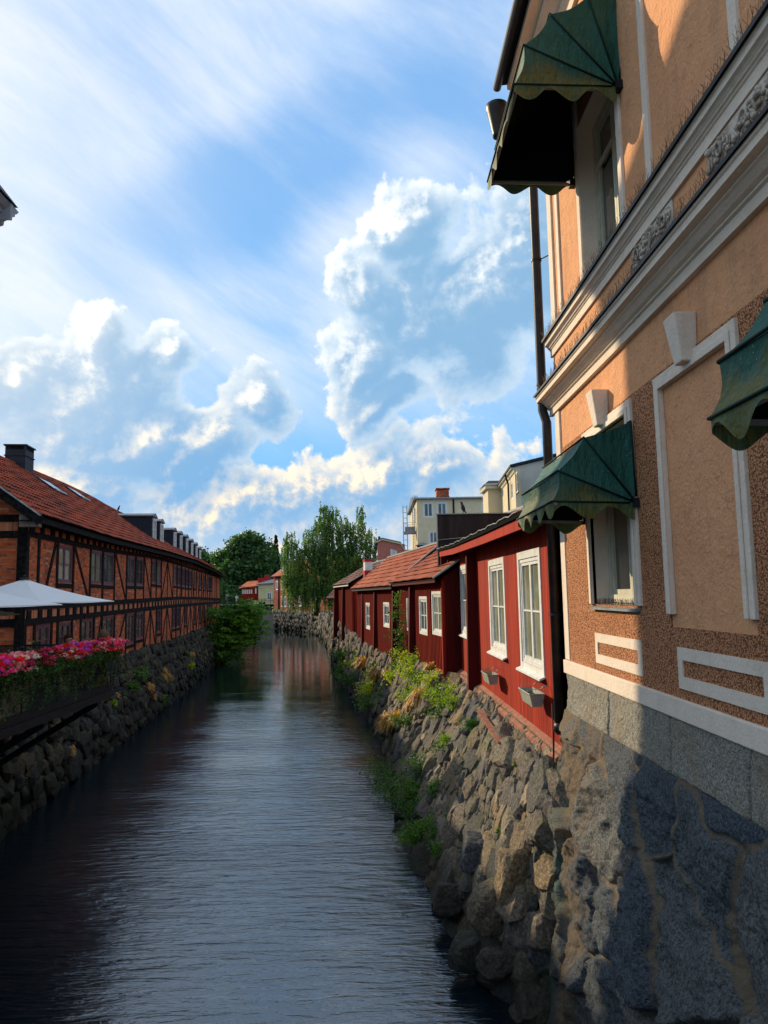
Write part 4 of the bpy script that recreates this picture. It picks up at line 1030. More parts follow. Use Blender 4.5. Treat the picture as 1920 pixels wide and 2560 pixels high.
# gable timbers
def gbox(name, s0, s1, z0, z1, n1=.04, m='tarred_timber'):
    mb = MB(); mb.box(GF, s0, s1, -.02, n1, z0, z1); mb.build(name, MAT[m], tb)
gbox('corner_post', -.04, .22, -2.6, 2.42, .045); gbox('gable_beam', 0, 8.8, 1.78, 1.98); gbox('gable_beam', 0, 8.8, 2.24, 2.44, .05); gbox('gable_beam', 0, 8.8, -.3, -.05); gbox('gable_beam', 0, 8.8, -.72, -.5)
gbox('soldier_course', .3, 8.8, 1.98, 2.24, .012, 'brick_soldier'); gbox('soldier_course', .3, 8.8, -.5, -.3, .012, 'brick_soldier')
for s in (1.9, 3.5): gbox('post', s, s+.2, -2.6, 1.78)
mb = MB(); q = [(1.5, .85), (1.75, .85), (.62, 0.0), (.40, 0.0)]; q = [(1.95, 1.75), (2.2, 1.75), (1.2, -.05), (.95, -.05)]
mb.hexa([GF.pt(a, -.02, b) for a, b in q]+[GF.pt(a, .04, b) for a, b in q]); mb.build('brace', MAT['tarred_timber'], tb)
# roof
low, high = (.52, 2.36), (-RW_, RZ); zf = lambda S, t: (np.interp(S, [21, 29, 43, 54.5, 66, 77], [0, 0, .2, .28, .12, -.2])*(1-t) + np.interp(S, [21, 30, 45, 60, 77], [0, -.05, .12, -.1, -.45])*t + .04*np.sin(S*.35)*t)
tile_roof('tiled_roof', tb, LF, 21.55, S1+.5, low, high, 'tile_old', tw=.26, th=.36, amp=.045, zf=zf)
mb = MB()
for a in np.arange(21.6, S1, 3.0):
    b = min(a+3, S1+.4); fa, fb = float(zf(a, 1)), float(zf(b, 1)); ea, eb = float(zf(a, 0)), float(zf(b, 0))
    mb.quad([LF.pt(a, -RW_, RZ-.02+fa), LF.pt(b, -RW_, RZ-.02+fb), LF.pt(b, -2*RW_-.5, 2.36), LF.pt(a, -2*RW_-.5, 2.36)])
    mb.quad([LF.pt(a, .50, 2.33+ea), LF.pt(b, .50, 2.33+eb), LF.pt(b, -RW_, RZ-.05+fb), LF.pt(a, -RW_, RZ-.05+fa)])
mb.build('roof_deck', MAT['tarred_timber'], tb)
mb = MB()
for a in np.arange(21.5, S1, 3.0):
    b = min(a+3, S1+.5); za, zb_ = float(zf(a, 1))+RZ, float(zf(b, 1))+RZ
    mb.tube([LF.pt(a, -RW_, za+.04), LF.pt(b, -RW_, zb_+.04)], .10, 8)
mb.build('ridge', MAT['tile_old'], tb, smooth=True)
mb = MB()
for a in np.arange(21.5, S1, 3.0):
    b = min(a+3, S1+.5); za, zb_ = 2.33+float(zf(a, 0)), 2.33+float(zf(b, 0))
    mb.hexa([LF.pt(a, .46, za-.16), LF.pt(b, .46, zb_-.16), LF.pt(b, .50, zb_-.16), LF.pt(a, .50, za-.16), LF.pt(a, .46, za), LF.pt(b, .46, zb_), LF.pt(b, .50, zb_), LF.pt(a, .50, za)])
    mb.hexa([LF.pt(a, -.02, za-.12), LF.pt(b, -.02, zb_-.12), LF.pt(b, .46, zb_-.12), LF.pt(a, .46, za-.12), LF.pt(a, -.02, za-.09), LF.pt(b, -.02, zb_-.09), LF.pt(b, .46, zb_-.09), LF.pt(a, .46, za-.09)])
mb.build('eaves_board', MAT['tarred_timber'], tb)
for sg in (1,):
    mb = MB(); a = LF.pt(21.5, .56, 2.30); b = LF.pt(21.5, -RW_, RZ+.05); mb.beam(a-np.array([0, 0, .10]), b-np.array([0, 0, .10]), .05, .26); c = LF.pt(21.5, -2*RW_-.5, 2.3); mb.beam(b-np.array([0, 0, .10]), c-np.array([0, 0, .1]), .05, .26); mb.build('verge_board', MAT['tarred_timber'], tb)
    mb = MB(); mb.beam(a+np.array([0, 0, .05]), b+np.array([0, 0, .05]), .12, .03); mb.build('verge_flashing', MAT['grey_zinc'], tb)
    mb = MB(); mb.raw([LF.pt(21.62, .46, 2.06), LF.pt(21.62, -.06, 2.06), LF.pt(21.62, -.06, 2.45), LF.pt(21.62, .46, 2.16), LF.pt(21.9, .46, 2.06), LF.pt(21.9, -.06, 2.06), LF.pt(21.9, -.06, 2.45), LF.pt(21.9, .46, 2.16)], [(0, 1, 2, 3), (7, 6, 5, 4), (0, 4, 5, 1), (0, 3, 7, 4), (3, 2, 6, 7)]); mb.build('boxed_eave', MAT['weathered_wood'], tb)
def roofz(n): return 2.36+(.52-n)*(RZ-2.36)/(RW_+.52)
def onroof(u, v):
    lo_, hi_ = -RW_, .5
    for _ in range(40):
        m = (lo_+hi_)/2; s, z = LF.px(u, v, m)
        if z > roofz(m): hi_ = m
        else: lo_ = m
    return s, m
# chimney, skylights, dormers
cs, cz = LF.px(48, 1160, -RW_)
mb = MB(); c0 = cs-.5; zt = LF.px(48, 1128, -RW_)[1]
mb.box(LF, c0, c0+1.05, -RW_-.42, -RW_+.42, RZ-.6, zt); mb.box(LF, c0-.04, c0+1.09, -RW_-.46, -RW_+.46, zt-.28, zt-.24)
ch = mb.build('chimney', MAT['roof_black'], tb)
mb = MB(); mb.box(LF, c0-.06, c0+1.11, -RW_-.48, -RW_+.48, zt+.16, zt+.22)
for i in (0, 1):
    for j in (0, 1): mb.box(LF, c0+i*.97, c0+.08+i*.97, -RW_-.42+j*.76, -RW_-.34+j*.76, zt, zt+.17)
for k in range(3): mb.box(LF, c0+.02, c0+1.03, -RW_-.40, -RW_+.40, zt+.03+k*.045, zt+.04+k*.045)
mb.build('cowl', MAT['roof_black'], ch)
for (u0, v0, u1, v1) in ((110, 1212, 156, 1238), (175, 1235, 220, 1261)):
    s, n = onroof((u0+u1)/2, (v0+v1)/2); mb = MB(); sl = (RZ-2.36)/(RW_+.52)
    def Q(a, b, h): return LF.pt(s+a, n+b, roofz(n+b)+h+float(zf(s, .5)))
    mb.hexa([Q(-.8, .35, .04), Q(.8, .35, .04), Q(.8, -.45, .04), Q(-.8, -.45, .04), Q(-.8, .35, .14), Q(.8, .35, .14), Q(.8, -.45, .14), Q(-.8, -.45, .14)])
    o = mb.build('skylight', MAT['roof_black'], tb)
    mb = MB(); mb.quad([Q(-.7, .28, .155), Q(.7, .28, .155), Q(.7, -.38, .155), Q(-.7, -.38, .155)]); mb.build('pane', MAT['glass_grey'], o)
    mb = MB(); mb.hexa([Q(-.75, .38, .14), Q(.75, .38, .14), Q(.75, .30, .14), Q(-.75, .30, .14), Q(-.75, .38, .19), Q(.75, .38, .19), Q(.75, .30, .19), Q(-.75, .30, .19)]); mb.build('frame_bar', MAT['grey_zinc'], o)
for i, (u1, vt, wd) in enumerate(((390, 1292, 1.3), (408, 1305, 1.3), (440, 1326, 1.3), (455, 1334, 1.3), (469.5, 1342, 1.3), (482, 1352, 1.3), (493, 1361, 1.3), (501.5, 1371, 1.3))):
    fn = -.8; s, zt = LF.px(u1, vt, fn); rz = roofz(fn)
    nb = fn-(zt-rz)/.713-.4
    mb = MB(); mb.box(LF, s-wd, s, nb, fn, rz-.35, zt-.1)
    dm = mb.build('dormer', MAT['roof_black'], tb)
    mb = MB(); mb.prism(LF, [(fn+.08, zt-.12), (fn+.08, zt-.06), (nb, zt), (nb, zt-.1)], s-wd-.08, s+.08)
    F2 = Fr(0, 0, 0); F2.o = LF.pt(s-wd/2, 0, 0); F2.d = LF.n; F2.n = LF.d
    mb.prism(F2, [(-wd/2-.1, zt-.10), (wd/2+.1, zt-.10), (wd/2+.1, zt-.05), (0, zt+.14), (-wd/2-.1, zt-.05)], nb, fn+.1)
    mb.build('roof', MAT['roof_grey'], dm)
    window(dm, LF, s-wd+.2, s-.2, rz+.12, zt-.2, fn+.06, fr=.07, sash=.05, cols=2, rows=2, fm='white_paint', gm='glass_dark')
# ------------------------------------------------------------------ tall building just outside the frame, its cornice tip shows
tw_ = thing('tall_building', (-10.45, 12, -2.1), 'grey corner building, only its dark roof and cornice tip showing at the left edge', 'building')
mb = MB(); mb.hexa([(-11.15, 12, -2.2), (-11.15, 21.0, -2.2), (-24, 19.5, -2.2), (-24, 12, -2.2), (-11.15, 12, 11.3), (-11.15, 21.0, 11.3), (-24, 19.5, 11.3), (-24, 12, 11.3)]); mb.build('wall', MAT['plaster_white'], tw_)
TF = Fr(-11.15, 0, 0, side=1); cz0 = 11.05
mb = MB(); mb.prism(TF, [(0, cz0+.22), (.10, cz0+.25), (.12, cz0+.38), (.26, cz0+.44), (.28, cz0+.54), (.36, cz0+.58), (.50, cz0+.72), (0, cz0+.75)], 11.5, 21.45)
TG = Fr(0, 0, 0); TG.o = np.array([-11.15, 21.0, 0]); TG.d = np.array([-1., -.104, 0]); TG.n = np.array([0, 1., 0])
mb.prism(TG, [(0, cz0+.22), (.10, cz0+.25), (.12, cz0+.38), (.26, cz0+.44), (.28, cz0+.54), (.36, cz0+.58), (.50, cz0+.72), (0, cz0+.75)], -.5, 12); mb.build('cornice', MAT['stone_cornice'], tw_)
mb = MB(); zz = cz0+.78; zt = 13.8
mb.raw([(-10.60, 11.5, zz), (-10.60, 21.4, zz), (-24, 19.98, zz), (-24, 11.5, zz), (-12.0, 13, zt), (-12.0, 20.0, zt), (-22, 18.9, zt), (-22, 13, zt)], [(0, 1, 5, 4), (1, 2, 6, 5), (2, 3, 7, 6), (3, 0, 4, 7), (4, 5, 6, 7), (0, 3, 2, 1)])
mb.build('mansard_roof', MAT['roof_black'], tw_)

# ------------------------------------------------------------------ red houses on the right bank
rh = thing('red_house', (2.6, 16, -2.2), 'nearest dark red boarded house with tall white windows and black parapet', 'house')
F1 = Fr(2.62, 10.62, -.6)
def wpx(F, u0, u1, v0l, v1, cas): # window opening from the outer edge of its casing
    a, z1 = F.px(u0, v0l); b, _ = F.px(u1, v0l); z0 = F.px((u0+u1)/2, v1)[1]; z1 = F.px((u0+u1)/2, v0l)[1]
    s0, s1 = min(a, b), max(a, b); return (s0+cas, s1-cas, z0+cas, z1-cas)
W1 = [wpx(F1, 1293, 1350, 1375, 1678, .13), wpx(F1, 1221, 1260, 1397, 1634, .13), wpx(F1, 1150, 1177, 1411, 1590, .13)]
mb = MB(); wall_sheet(mb, F1, .10, 11.2, -2.22, 1.3, W1, 0, .1); mb.build('board_wall', MAT['red_boards'], rh)
mb = MB(); mb.box(F1, 0, 11.1, -7, -.4, -2.3, 1.2); mb.build('inner_wall', MAT['black_void'], rh)
for w_ in W1:
    o = window(rh, F1, *w_, -.02, fr=.06, sash=.055, cols=2, rows=2, gm='glass_curtain', cas=.13, casn=.035)
    mb = MB(); mb.prism(F1, [(0, w_[2]-.12), (.10, w_[2]-.16), (.10, w_[2]-.13), (0, w_[2]-.09)], w_[0]-.16, w_[1]+.16); mb.build('drip_sill', MAT['white_paint'], o)
eN, e0, e1 = .42, 1.03, 1.32
def e1z(s): return I(s, [0, 4, 9, 13.2], [1.10, 1.13, 1.20, 1.33])
ks = np.linspace(-.15, 13.2, 14)
mb = MB()
for a, b in zip(ks[:-1], ks[1:]): mb.hexa([F1.pt(a, eN-.03, e1z(a)-.17), F1.pt(b, eN-.03, e1z(b)-.17), F1.pt(b, eN, e1z(b)-.17), F1.pt(a, eN, e1z(a)-.17), F1.pt(a, eN-.03, e1z(a)), F1.pt(b, eN-.03, e1z(b)), F1.pt(b, eN, e1z(b)), F1.pt(a, eN, e1z(a))])
mb.build('fascia', MAT['red_fascia'], rh)
mb = MB()
for a, b in zip(ks[:-1], ks[1:]):
    mb.hexa([F1.pt(a, -7, e1z(a)-.25), F1.pt(b, -7, e1z(b)-.25), F1.pt(b, eN+.04, e1z(b)+.005), F1.pt(a, eN+.04, e1z(a)+.005), F1.pt(a, -7, e1z(a)-.16), F1.pt(b, -7, e1z(b)-.16), F1.pt(b, eN+.04, e1z(b)+.085), F1.pt(a, eN+.04, e1z(a)+.085)])
mb.build('roof', MAT['tar_paper'], rh)
mb = MB(); mb.tube([F1.pt(s, eN+.05, e1z(s)+.09+.012*math.sin(s*5)+.008*math.sin(s*11)) for s in np.linspace(-.15, 13.2, 90)], .010, 5); mb.build('flashing', MAT['grey_zinc'], rh)
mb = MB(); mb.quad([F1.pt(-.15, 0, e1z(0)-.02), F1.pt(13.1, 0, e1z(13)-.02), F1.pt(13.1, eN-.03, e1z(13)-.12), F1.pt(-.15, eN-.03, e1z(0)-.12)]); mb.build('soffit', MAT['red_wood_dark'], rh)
def pillar(F, s, w, n1, z0, z1, par, m='red_wood_dark', lean=0, name='buttress'):
    mb = MB(); mb.hexa([F.pt(s, -.02, z0), F.pt(s+w, -.02, z0), F.pt(s+w, n1+lean, z0), F.pt(s, n1+lean, z0), F.pt(s, -.02, z1), F.pt(s+w, -.02, z1), F.pt(s+w, n1, z1), F.pt(s, n1, z1)]); return mb.build(name, MAT[m], par)
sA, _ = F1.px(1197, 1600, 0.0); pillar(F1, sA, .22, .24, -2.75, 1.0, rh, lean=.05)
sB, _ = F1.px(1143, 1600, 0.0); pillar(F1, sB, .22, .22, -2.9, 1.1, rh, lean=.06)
mb = MB(); px0 = np.array(W0.o)
for (a, b) in ((-.1, sA-.05), (sA+.3, sB-.05)):
    mb.hexa([F1.pt(a, -.03, -2.26), F1.pt(b, -.03, -2.26), F1.pt(b, .16, -2.38), F1.pt(a, .16, -2.38), F1.pt(a, -.03, -2.17), F1.pt(b, -.03, -2.17), F1.pt(b, .16, -2.30), F1.pt(a, .16, -2.30)])
mb.build('sill_plank', MAT['pink_plank'], rh)
# parapet of dark sheet at the far end of the roof
pxl = (1097-936)/1850*23.3
mb = MB(); PY = 23.4; zt = 2.49
mb.raw([(pxl, PY, .6), (11, PY, .6), (11, PY+.3, .6), (pxl, PY+.3, .6), (pxl, PY, zt), (11, PY, zt), (11, PY+.3, zt), (pxl, PY+.3, zt)], [(0, 1, 5, 4), (2, 3, 7, 6), (1, 2, 6, 5), (3, 0, 4, 7), (4, 5, 6, 7), (3, 2, 1, 0)])
for x in np.arange(pxl+1.1, 11, 1.1): mb.raw([(x, PY-.012, .6), (x+.03, PY-.012, .6), (x+.03, PY, .6), (x, PY, .6), (x, PY-.012, zt-.02), (x+.03, PY-.012, zt-.02), (x+.03, PY, zt-.02), (x, PY, zt-.02)], [(0, 1, 5, 4), (3, 0, 4, 7), (1, 2, 6, 5)])
mb.build('parapet', MAT['dark_sheet'], rh)
mb = MB(); mb.beam((pxl-.03, PY-.02, zt+.015), (11, PY-.02, zt+.015), .06, .03); mb.beam((pxl-.005, PY-.02, .9), (pxl-.005, PY-.02, zt), .03, .03); mb.beam((pxl, PY-.03, 1.68), (pxl+2.2, PY-.03, 1.86), .02, .02); mb.build('parapet_cap', MAT['grey_zinc'], rh)
mb = MB(); mb.box(F1, 12.5, 12.9, -.05, .40, .3, 1.2); mb.build('eave_end', MAT['red_wood_dark'], rh)

def battens(mb, F, s0, s1, z0, z1, holes, step=.16, w=.045, n1=.03):
    s = s0
    while s < s1:
        L = z0
        segs = [(z0, z1)]
        for (a, b, c, d) in holes:
            if a-.12 < s < b+.12: segs = [x for g in segs for x in ((g[0], min(g[1], c-.12)), (max(g[0], d+.12), g[1])) if x[1] > x[0]+.02]
        for a, b in segs: mb.box(F, s, s+w, 0, n1, a, b)
        s += step
def small_house(name, label, F, s0, s1, zb, ze, wins, wallm='maroon_boards', bat=True, low=(.35, 0), high=None, tilem='tile_orange', posts=(), eb=None, gable=None, cas=.10, depth=5.0, gm='glass_dark', amp=.04):
    t = thing(name, F.pt(s0, 0, zb), label, 'house')
    H = [w[:4] for w in wins]
    mb = MB(); wall_sheet(mb, F, s0, s1, zb, ze+.1, H, 0, .08)
    mb.build('board_wall', MAT[wallm], t)
    if bat: mb = MB(); battens(mb, F, s0+.1, s1, zb, ze, H, .21, .055, .05); mb.build('battens', MAT['red_wood'], t)  # lighter red puts the sun on the battens into their colour
    mb = MB(); mb.box(F, s0+.05, s1-.05, -depth, -.3, zb, ze); mb.build('inner_wall', MAT['red_wood_dark'], t)
    for w in wins:
        window(t, F, *w[:4], -.01, fr=.045, sash=.04, cols=2, rows=2, gm=w[4] if len(w) > 4 else gm, cas=cas, casn=.04)
    for (s, w, n1) in posts: pillar(F, s, w, n1, zb-.4, ze, t, lean=.1)
    lo = (low[0], ze+low[1])
    tile_roof('tiled_roof', t, F, s0-.15, s1+.15, lo, high, tilem, tw=.25, th=.35, amp=amp)
    mb = MB(); L = high
    mb.quad([F.pt(s0-.15, lo[0], lo[1]-.02), F.pt(s1+.15, lo[0], lo[1]-.02), F.pt(s1+.15, L[0], L[1]-.02), F.pt(s0-.15, L[0], L[1]-.02)])
    bk = (2*L[0]-lo[0], lo[1]); mb.quad([F.pt(s0-.15, bk[0], bk[1]), F.pt(s1+.15, bk[0], bk[1]), F.pt(s1+.15, L[0], L[1]-.0), F.pt(s0-.15, L[0], L[1]-.0)])
    mb.build('roof_deck', MAT['red_wood_dark'], t)
    mb = MB()
    for s in (s0-.02, s1+.02): mb = MB(); mb.quad([F.pt(s, 0, zb), F.pt(s, bk[0]+.3, zb), F.pt(s, bk[0]+.3, bk[1]), F.pt(s, L[0], L[1]-.05), F.pt(s, lo[0]-.25, lo[1]), F.pt(s, 0, ze)]); mb.build('gable_wall', MAT[gable or wallm], t)
    for s in (s0-.2, s1+.2): mb = MB(); mb.beam(F.pt(s, lo[0]+.03, lo[1]+.03), F.pt(s, L[0], L[1]+.06), .10, .05); mb.build('verge_flashing', MAT['grey_zinc'], t)
    mb = MB(); mb.beam(F.pt(s0-.18, lo[0]-.04, lo[1]-.05), F.pt(s1+.18, lo[0]-.04, lo[1]-.05), .03, .11); mb.build('eaves_board', MAT[eb or 'red_wood_dark'], t); mb = MB(); mb.beam(F.pt(s0-.2, L[0], L[1]+.06), F.pt(s1+.2, L[0], L[1]+.06), .22, .07); mb.build('ridge', MAT['grey_zinc'], t)
    return t, lo, L
F2_ = Fr(2.0, 22.3, -7)
w5 = wpx(F2_, 1080.5, 1107, 1478, 1588, .10); w4 = wpx(F2_, 1049, 1068.5, 1491, 1586, .10); w3_ = wpx(F2_, 1017.5, 1029, 1496, 1577, .09)
h2, *_ = small_house('red_house', 'second dark red batten house beyond the black parapet, orange tiles and three small white windows', F2_, -.45, 8.3, -2.78, .42, [w5+('glass_curtain',), w4, w3_], high=(-3.2, 2.72), gable='red_wood_dark', posts=((F2_.px(1041, 1600)[0], .25, .20),))  # gable in the darker red, its shade put into the colour
mb = MB(); mb.box(F2_, -.3, 1.6, .03, .07, -2.75, -2.25); mb.build('plinth_board', MAT['red_fascia'], h2)
mb = MB(); mb.box(F2_, -.44, -.32, .0, .09, -2.75, .38); mb.build('corner_board', MAT['red_wood'], h2)
F3_ = Fr(1.04, 30.0, -9)
sn = F3_.px(974, 1474, .35)[0]; sf = F3_.px(879, 1466, .35)[0]; rn = at_s(F3_, 1093, 1354, sn); rf = at_s(F3_, 981, 1399, sf)
ze3 = (F3_.px(974, 1474, .35)[1]+F3_.px(879, 1466, .35)[1])/2
hi3 = ((rn[0]+rf[0])/2, (rn[1]+rf[1])/2)
w_a = wpx(F3_, 959.5, 974, 1507, 1567, .08); w_b = wpx(F3_, 915.5, 926.5, 1508, 1572, .08)
h3, lo3, L3 = small_house('red_house', 'third dark red house with large orange roof and white chimney, two small white windows', F3_, max(sn, .1), min(sf, 15.3), -2.8, ze3-.02, [w_a, w_b], high=hi3, posts=((F3_.px(998, 1600)[0], .25, .22), (F3_.px(946, 1600)[0], .2, .16), (F3_.px(912, 1600)[0], .2, .10)), gable='plaster_greycream', eb='roof_black')
# white chimney with a red foot
cs_ = F3_.px(930, 1440, L3[0]*.55)[0]; cn = L3[0]*.45; cz = lo3[1]+(L3[1]-lo3[1])*.45
_, zt_ = F3_.px(930, 1397, cn)
mb = MB(); mb.box(F3_, cs_, cs_+.75, cn-.22, cn+.22, cz-.3, zt_-.1); co = mb.build('chimney', MAT['plaster_white'], h3)
mb = MB(); mb.box(F3_, cs_-.03, cs_+.78, cn-.25, cn+.25, cz-.4, cz+.32); mb.box(F3_, cs_-.03, cs_+.78, cn-.25, cn+.25, zt_-.1, zt_+.05); mb.build('chimney_band', MAT['chimney_red'], co)
mb = MB(); mb.tube([F3_.pt(cs_+.05+.65*(.5-.5*math.cos(t)), cn, zt_+.05+.32*math.sin(t)) for t in np.linspace(0, PI, 12)], .025, 6); mb.build('chimney_hoop', MAT['black_metal'], co)
F4_ = Fr(*F3_.pt(14.9, 0, 0)[:2], -9.5)
r4n = at_s(F4_, 962, 1404, 0); r4f = at_s(F4_, 925, 1411, 7.6)
z4 = (F4_.px(886, 1468, .3)[1]+F4_.px(843, 1456, .3)[1])/2
small_house('red_house', 'fourth dark red house with dull brown roof, far end of the row', F4_, 0.1, 7.7, -2.5, z4, [wpx(F4_, 893, 901, 1478, 1530, .06)] if False else [], high=((r4n[0]+r4f[0])/2, (r4n[1]+r4f[1])/2), tilem='tile_brown_flat', amp=.02, eb='white_paint', posts=((7.3, .3, .3), (3.5, .2, .2)))
# small shed facing the viewer
sh = thing('shed', (-3.4, 52.5, -2.3), 'small red clapboard shed with a louvred vent at the end of the row', 'shed')
SF = Fr(0, 0, 0); SF.o = np.array([(835-936)/1850*52.5, 52.5, 0]); SF.d = np.array([1., 0, 0]); SF.n = np.array([0, -1., 0])
zt5 = (1486-1493)/1850*52.5
mb = MB(); wall_sheet(mb, SF, 0, .55, -2.4, zt5, [], 0, 0); mb.box(SF, 0, 1.5, -4, -.02, -2.5, zt5); mb.build('clapboard_wall', MAT['red_siding'], sh)
mb = MB()
for k in range(7): mb.box(SF, .16, .34, 0, .04, -1.55+k*.11, -1.50+k*.11)
mb.build('vent', MAT['black_metal'], sh)
mb = MB(); mb.raw([SF.pt(-.55, .35, zt5-.05), SF.pt(.75, .35, zt5-.05), SF.pt(.75, -3, zt5+.55), SF.pt(-.0, -3, zt5+.75), SF.pt(-.55, .35, zt5+.03), SF.pt(.75, .35, zt5+.03), SF.pt(.75, -3, zt5+.63), SF.pt(0, -3, zt5+.83)], [(0, 1, 2, 3), (4, 5, 6, 7), (0, 1, 5, 4), (1, 2, 6, 5), (0, 3, 7, 4)]); mb.build('roof', MAT['tile_brown_flat'], sh)
# long two-storey red house at the bend
FL = Fr(-5.2, 101, -23.4)
lw = []
for (u0, u1, v0, v1) in ((690, 695.5, 1453, 1475), (703, 708, 1453, 1475), (716, 721, 1452, 1474), (735, 740, 1451, 1473), (750, 755, 1450, 1472), (703, 708, 1491, 1517), (710.5, 716, 1491, 1517), (720.5, 725.5, 1491, 1517), (736, 740, 1490, 1517), (748, 753, 1490, 1516), (765, 770, 1490, 1515), (779, 784, 1490, 1513), (790, 795, 1490, 1512)):
    a, z1 = FL.px(u0, v0); b, _ = FL.px(u1, v0); z0 = FL.px(u0, v1)[1]; lw.append((min(a, b)+.1, max(a, b)-.1, z0+.1, z1-.1))
zeL = FL.px(690, 1441)[1]; hiL = at_s(FL, 718, 1411, FL.px(700, 1441)[0])
hl, loL, LL = small_house('red_house', 'long two-storey red house at the river bend behind the weeping birch', FL, 1.5, FL.px(684.5, 1500)[0], -2.6, zeL, lw, wallm='red_siding', bat=False, high=(-3.2, zeL+2.5), tilem='tile_orange_flat', amp=.0, cas=.12, posts=[(FL.px(u, 1500)[0], .25, .12) for u in (757, 709, 698, 735)], low=(.4, 0))
mb = MB(); s = FL.px(700, 1430)[0]; mb.box(FL, s-.6, s+.6, -2.2, -.4, zeL+.5, zeL+1.9); mb.build('dormer', MAT['grey_zinc'], hl)
# houses beyond the footbridge
def front_box(name, label, cat, u0, u1, v0, v1, Y, wm, depth=8, roofm=None, rv=None, wins=(), cas=.1, gm='glass_dark', fm='white_paint'):
    F = Fr(0, 0, 0); x0 = (u0-936)/1850*Y; F.o = np.array([x0, Y, 0.]); F.d = np.array([1., 0, 0]); F.n = np.array([0, -1., 0])
    hz = 1486-.018*((u0+u1)/2-936); z = lambda v: (hz-v)/1850*Y*1.012; W = (u1-u0)/1850*Y
    t = thing(name, F.pt(W/2, 0, z(v1)), label, cat)
    H = [((a-u0)/1850*Y, (b-u0)/1850*Y, z(d), z(c)) for a, b, c, d in wins]
    mb = MB(); wall_sheet(mb, F, 0, W, z(v1), z(v0), H, 0, .12); mb.box(F, .05, W-.05, -depth+.05, -.3, z(v1), z(v0)-.05); mb.quad([F.pt(0, 0, z(v1)), F.pt(0, -depth, z(v1)), F.pt(0, -depth, z(v0)), F.pt(0, 0, z(v0))]); mb.quad([F.pt(W, 0, z(v1)), F.pt(W, -depth, z(v1)), F.pt(W, -depth, z(v0)), F.pt(W, 0, z(v0))]); mb.build('wall', MAT[wm], t)
    for h in H: window(t, F, h[0]+cas*.6, h[1]-cas*.6, h[2]+cas*.6, h[3]-cas*.6, -.03, fr=cas*.6, sash=cas*.5, cols=2, rows=1, cas=cas*.6, gm=gm, fm=fm)
    return t, F, W, z
ob, OF, OW, oz = front_box('red_house', 'small red house with orange roof and red chimneys beyond the footbridge', 'house', 605.5, 650, 1470, 1500, 158, 'maroon_boards', wins=[(608+k*5.3, 611.5+k*5.3, 1474, 1484) for k in range(5)]+[(640, 643, 1471, 1484)], cas=.2, gm='glass_grey')
mb = MB(); mb.raw([OF.pt(-.5, .4, oz(1471)), OF.pt(OW+1, .4, oz(1471)+.6), OF.pt(OW+1, -5, oz(1452)), OF.pt(.6, -5, oz(1454)), OF.pt(-.5, .4, oz(1471)+.15), OF.pt(OW+1, .4, oz(1471)+.75), OF.pt(OW+1, -5, oz(1450)), OF.pt(.6, -5, oz(1452))], [(0, 1, 2, 3), (4, 5, 6, 7), (0, 1, 5, 4), (0, 3, 7, 4), (1, 2, 6, 5)]); mb.build('tiled_roof', MAT['tile_orange_flat'], ob)
for u in (641.5, 649, 657.5, 664):
    x = (u-605.5)/1850*158; mb = MB(); mb.box(OF, x, x+.55, -3.6, -3, oz(1458), oz(1445 if u < 655 else 1438)); mb.build('chimney', MAT['chimney_red'], ob)
yb, YF, YW, yz = front_box('yellow_house', 'pale yellow house with a grey metal roof beside the footbridge', 'house', 648, 684, 1461, 1506, 150, 'plaster_yellow', wins=[(668.5, 681, 1481, 1499)], cas=.1)
mb = MB(); mb.raw([YF.pt(-.4, .4, yz(1462)), YF.pt(YW+.3, .4, yz(1460)), YF.pt(YW+.3, -5, yz(1446)), YF.pt(1.4, -5, yz(1455)), YF.pt(-.4, .4, yz(1460)), YF.pt(YW+.3, .4, yz(1458)), YF.pt(YW+.3, -5, yz(1444)), YF.pt(1.4, -5, yz(1453))], [(0, 1, 2, 3), (4, 5, 6, 7), (0, 1, 5, 4), (0, 3, 7, 4), (1, 2, 6, 5)]); mb.build('metal_roof', MAT['roof_grey'], yb)
# footbridge
fbY = 133; fb = thing('footbridge', (-22, fbY, -2.0), 'low dark footbridge crossing the river in the distance', 'bridge')
def bx3(mb, x0, x1, y0, y1, z0, z1): return mb.box(W0, y0, y1, -x1, -x0, z0, z1)
bz = (1491-1510)/1850*fbY; x0, x1 = (500-936)/1850*fbY, (687-936)/1850*fbY
mb = MB(); bx3(mb, x0, x1, fbY, fbY+4, bz-.75, bz-.1); mb.build('deck_girder', MAT['steel_dark'], fb)
mb = MB(); bx3(mb, x0, x1, fbY-.3, fbY+4.3, bz-.1, bz+.05); mb.build('deck', MAT['weathered_wood'], fb)
for yy in (fbY, fbY+4):
    mb = MB()
    for zz in (.35, .62, .9): mb.beam((x0, yy, bz+zz), (x1, yy, bz+zz), .06, .06)
    for x in np.arange(x0, x1, 1.6): mb.beam((x, yy, bz), (x, yy, bz+.95), .07, .07)
    mb.build('railing', MAT['steel_dark'], fb)
mb = MB(); bx3(mb, (648-936)/1850*fbY, (664-936)/1850*fbY, fbY+.3, fbY+.8, bz, bz+.35); pl = mb.build('planter', MAT['black_metal']); tag(pl, 'dark planter box standing on the footbridge behind its railing', 'planter')
mb = MB(); bx3(mb, (641-936)/1850*fbY, (700-936)/1850*fbY, fbY+.5, fbY+3.5, WATER-.2, bz-.75); mb.build('abutment', MAT['granite'], fb)
mb = MB(); mb.tube([LF.pt(76.8, .3, 1.25), (-17.5, 110, 1.30), (-22.4, 149.9, 1.55)], .03, 5); tag(mb.build('cable', MAT['black_metal']), 'thin cable strung from the brick building across to the yellow house', 'cable')

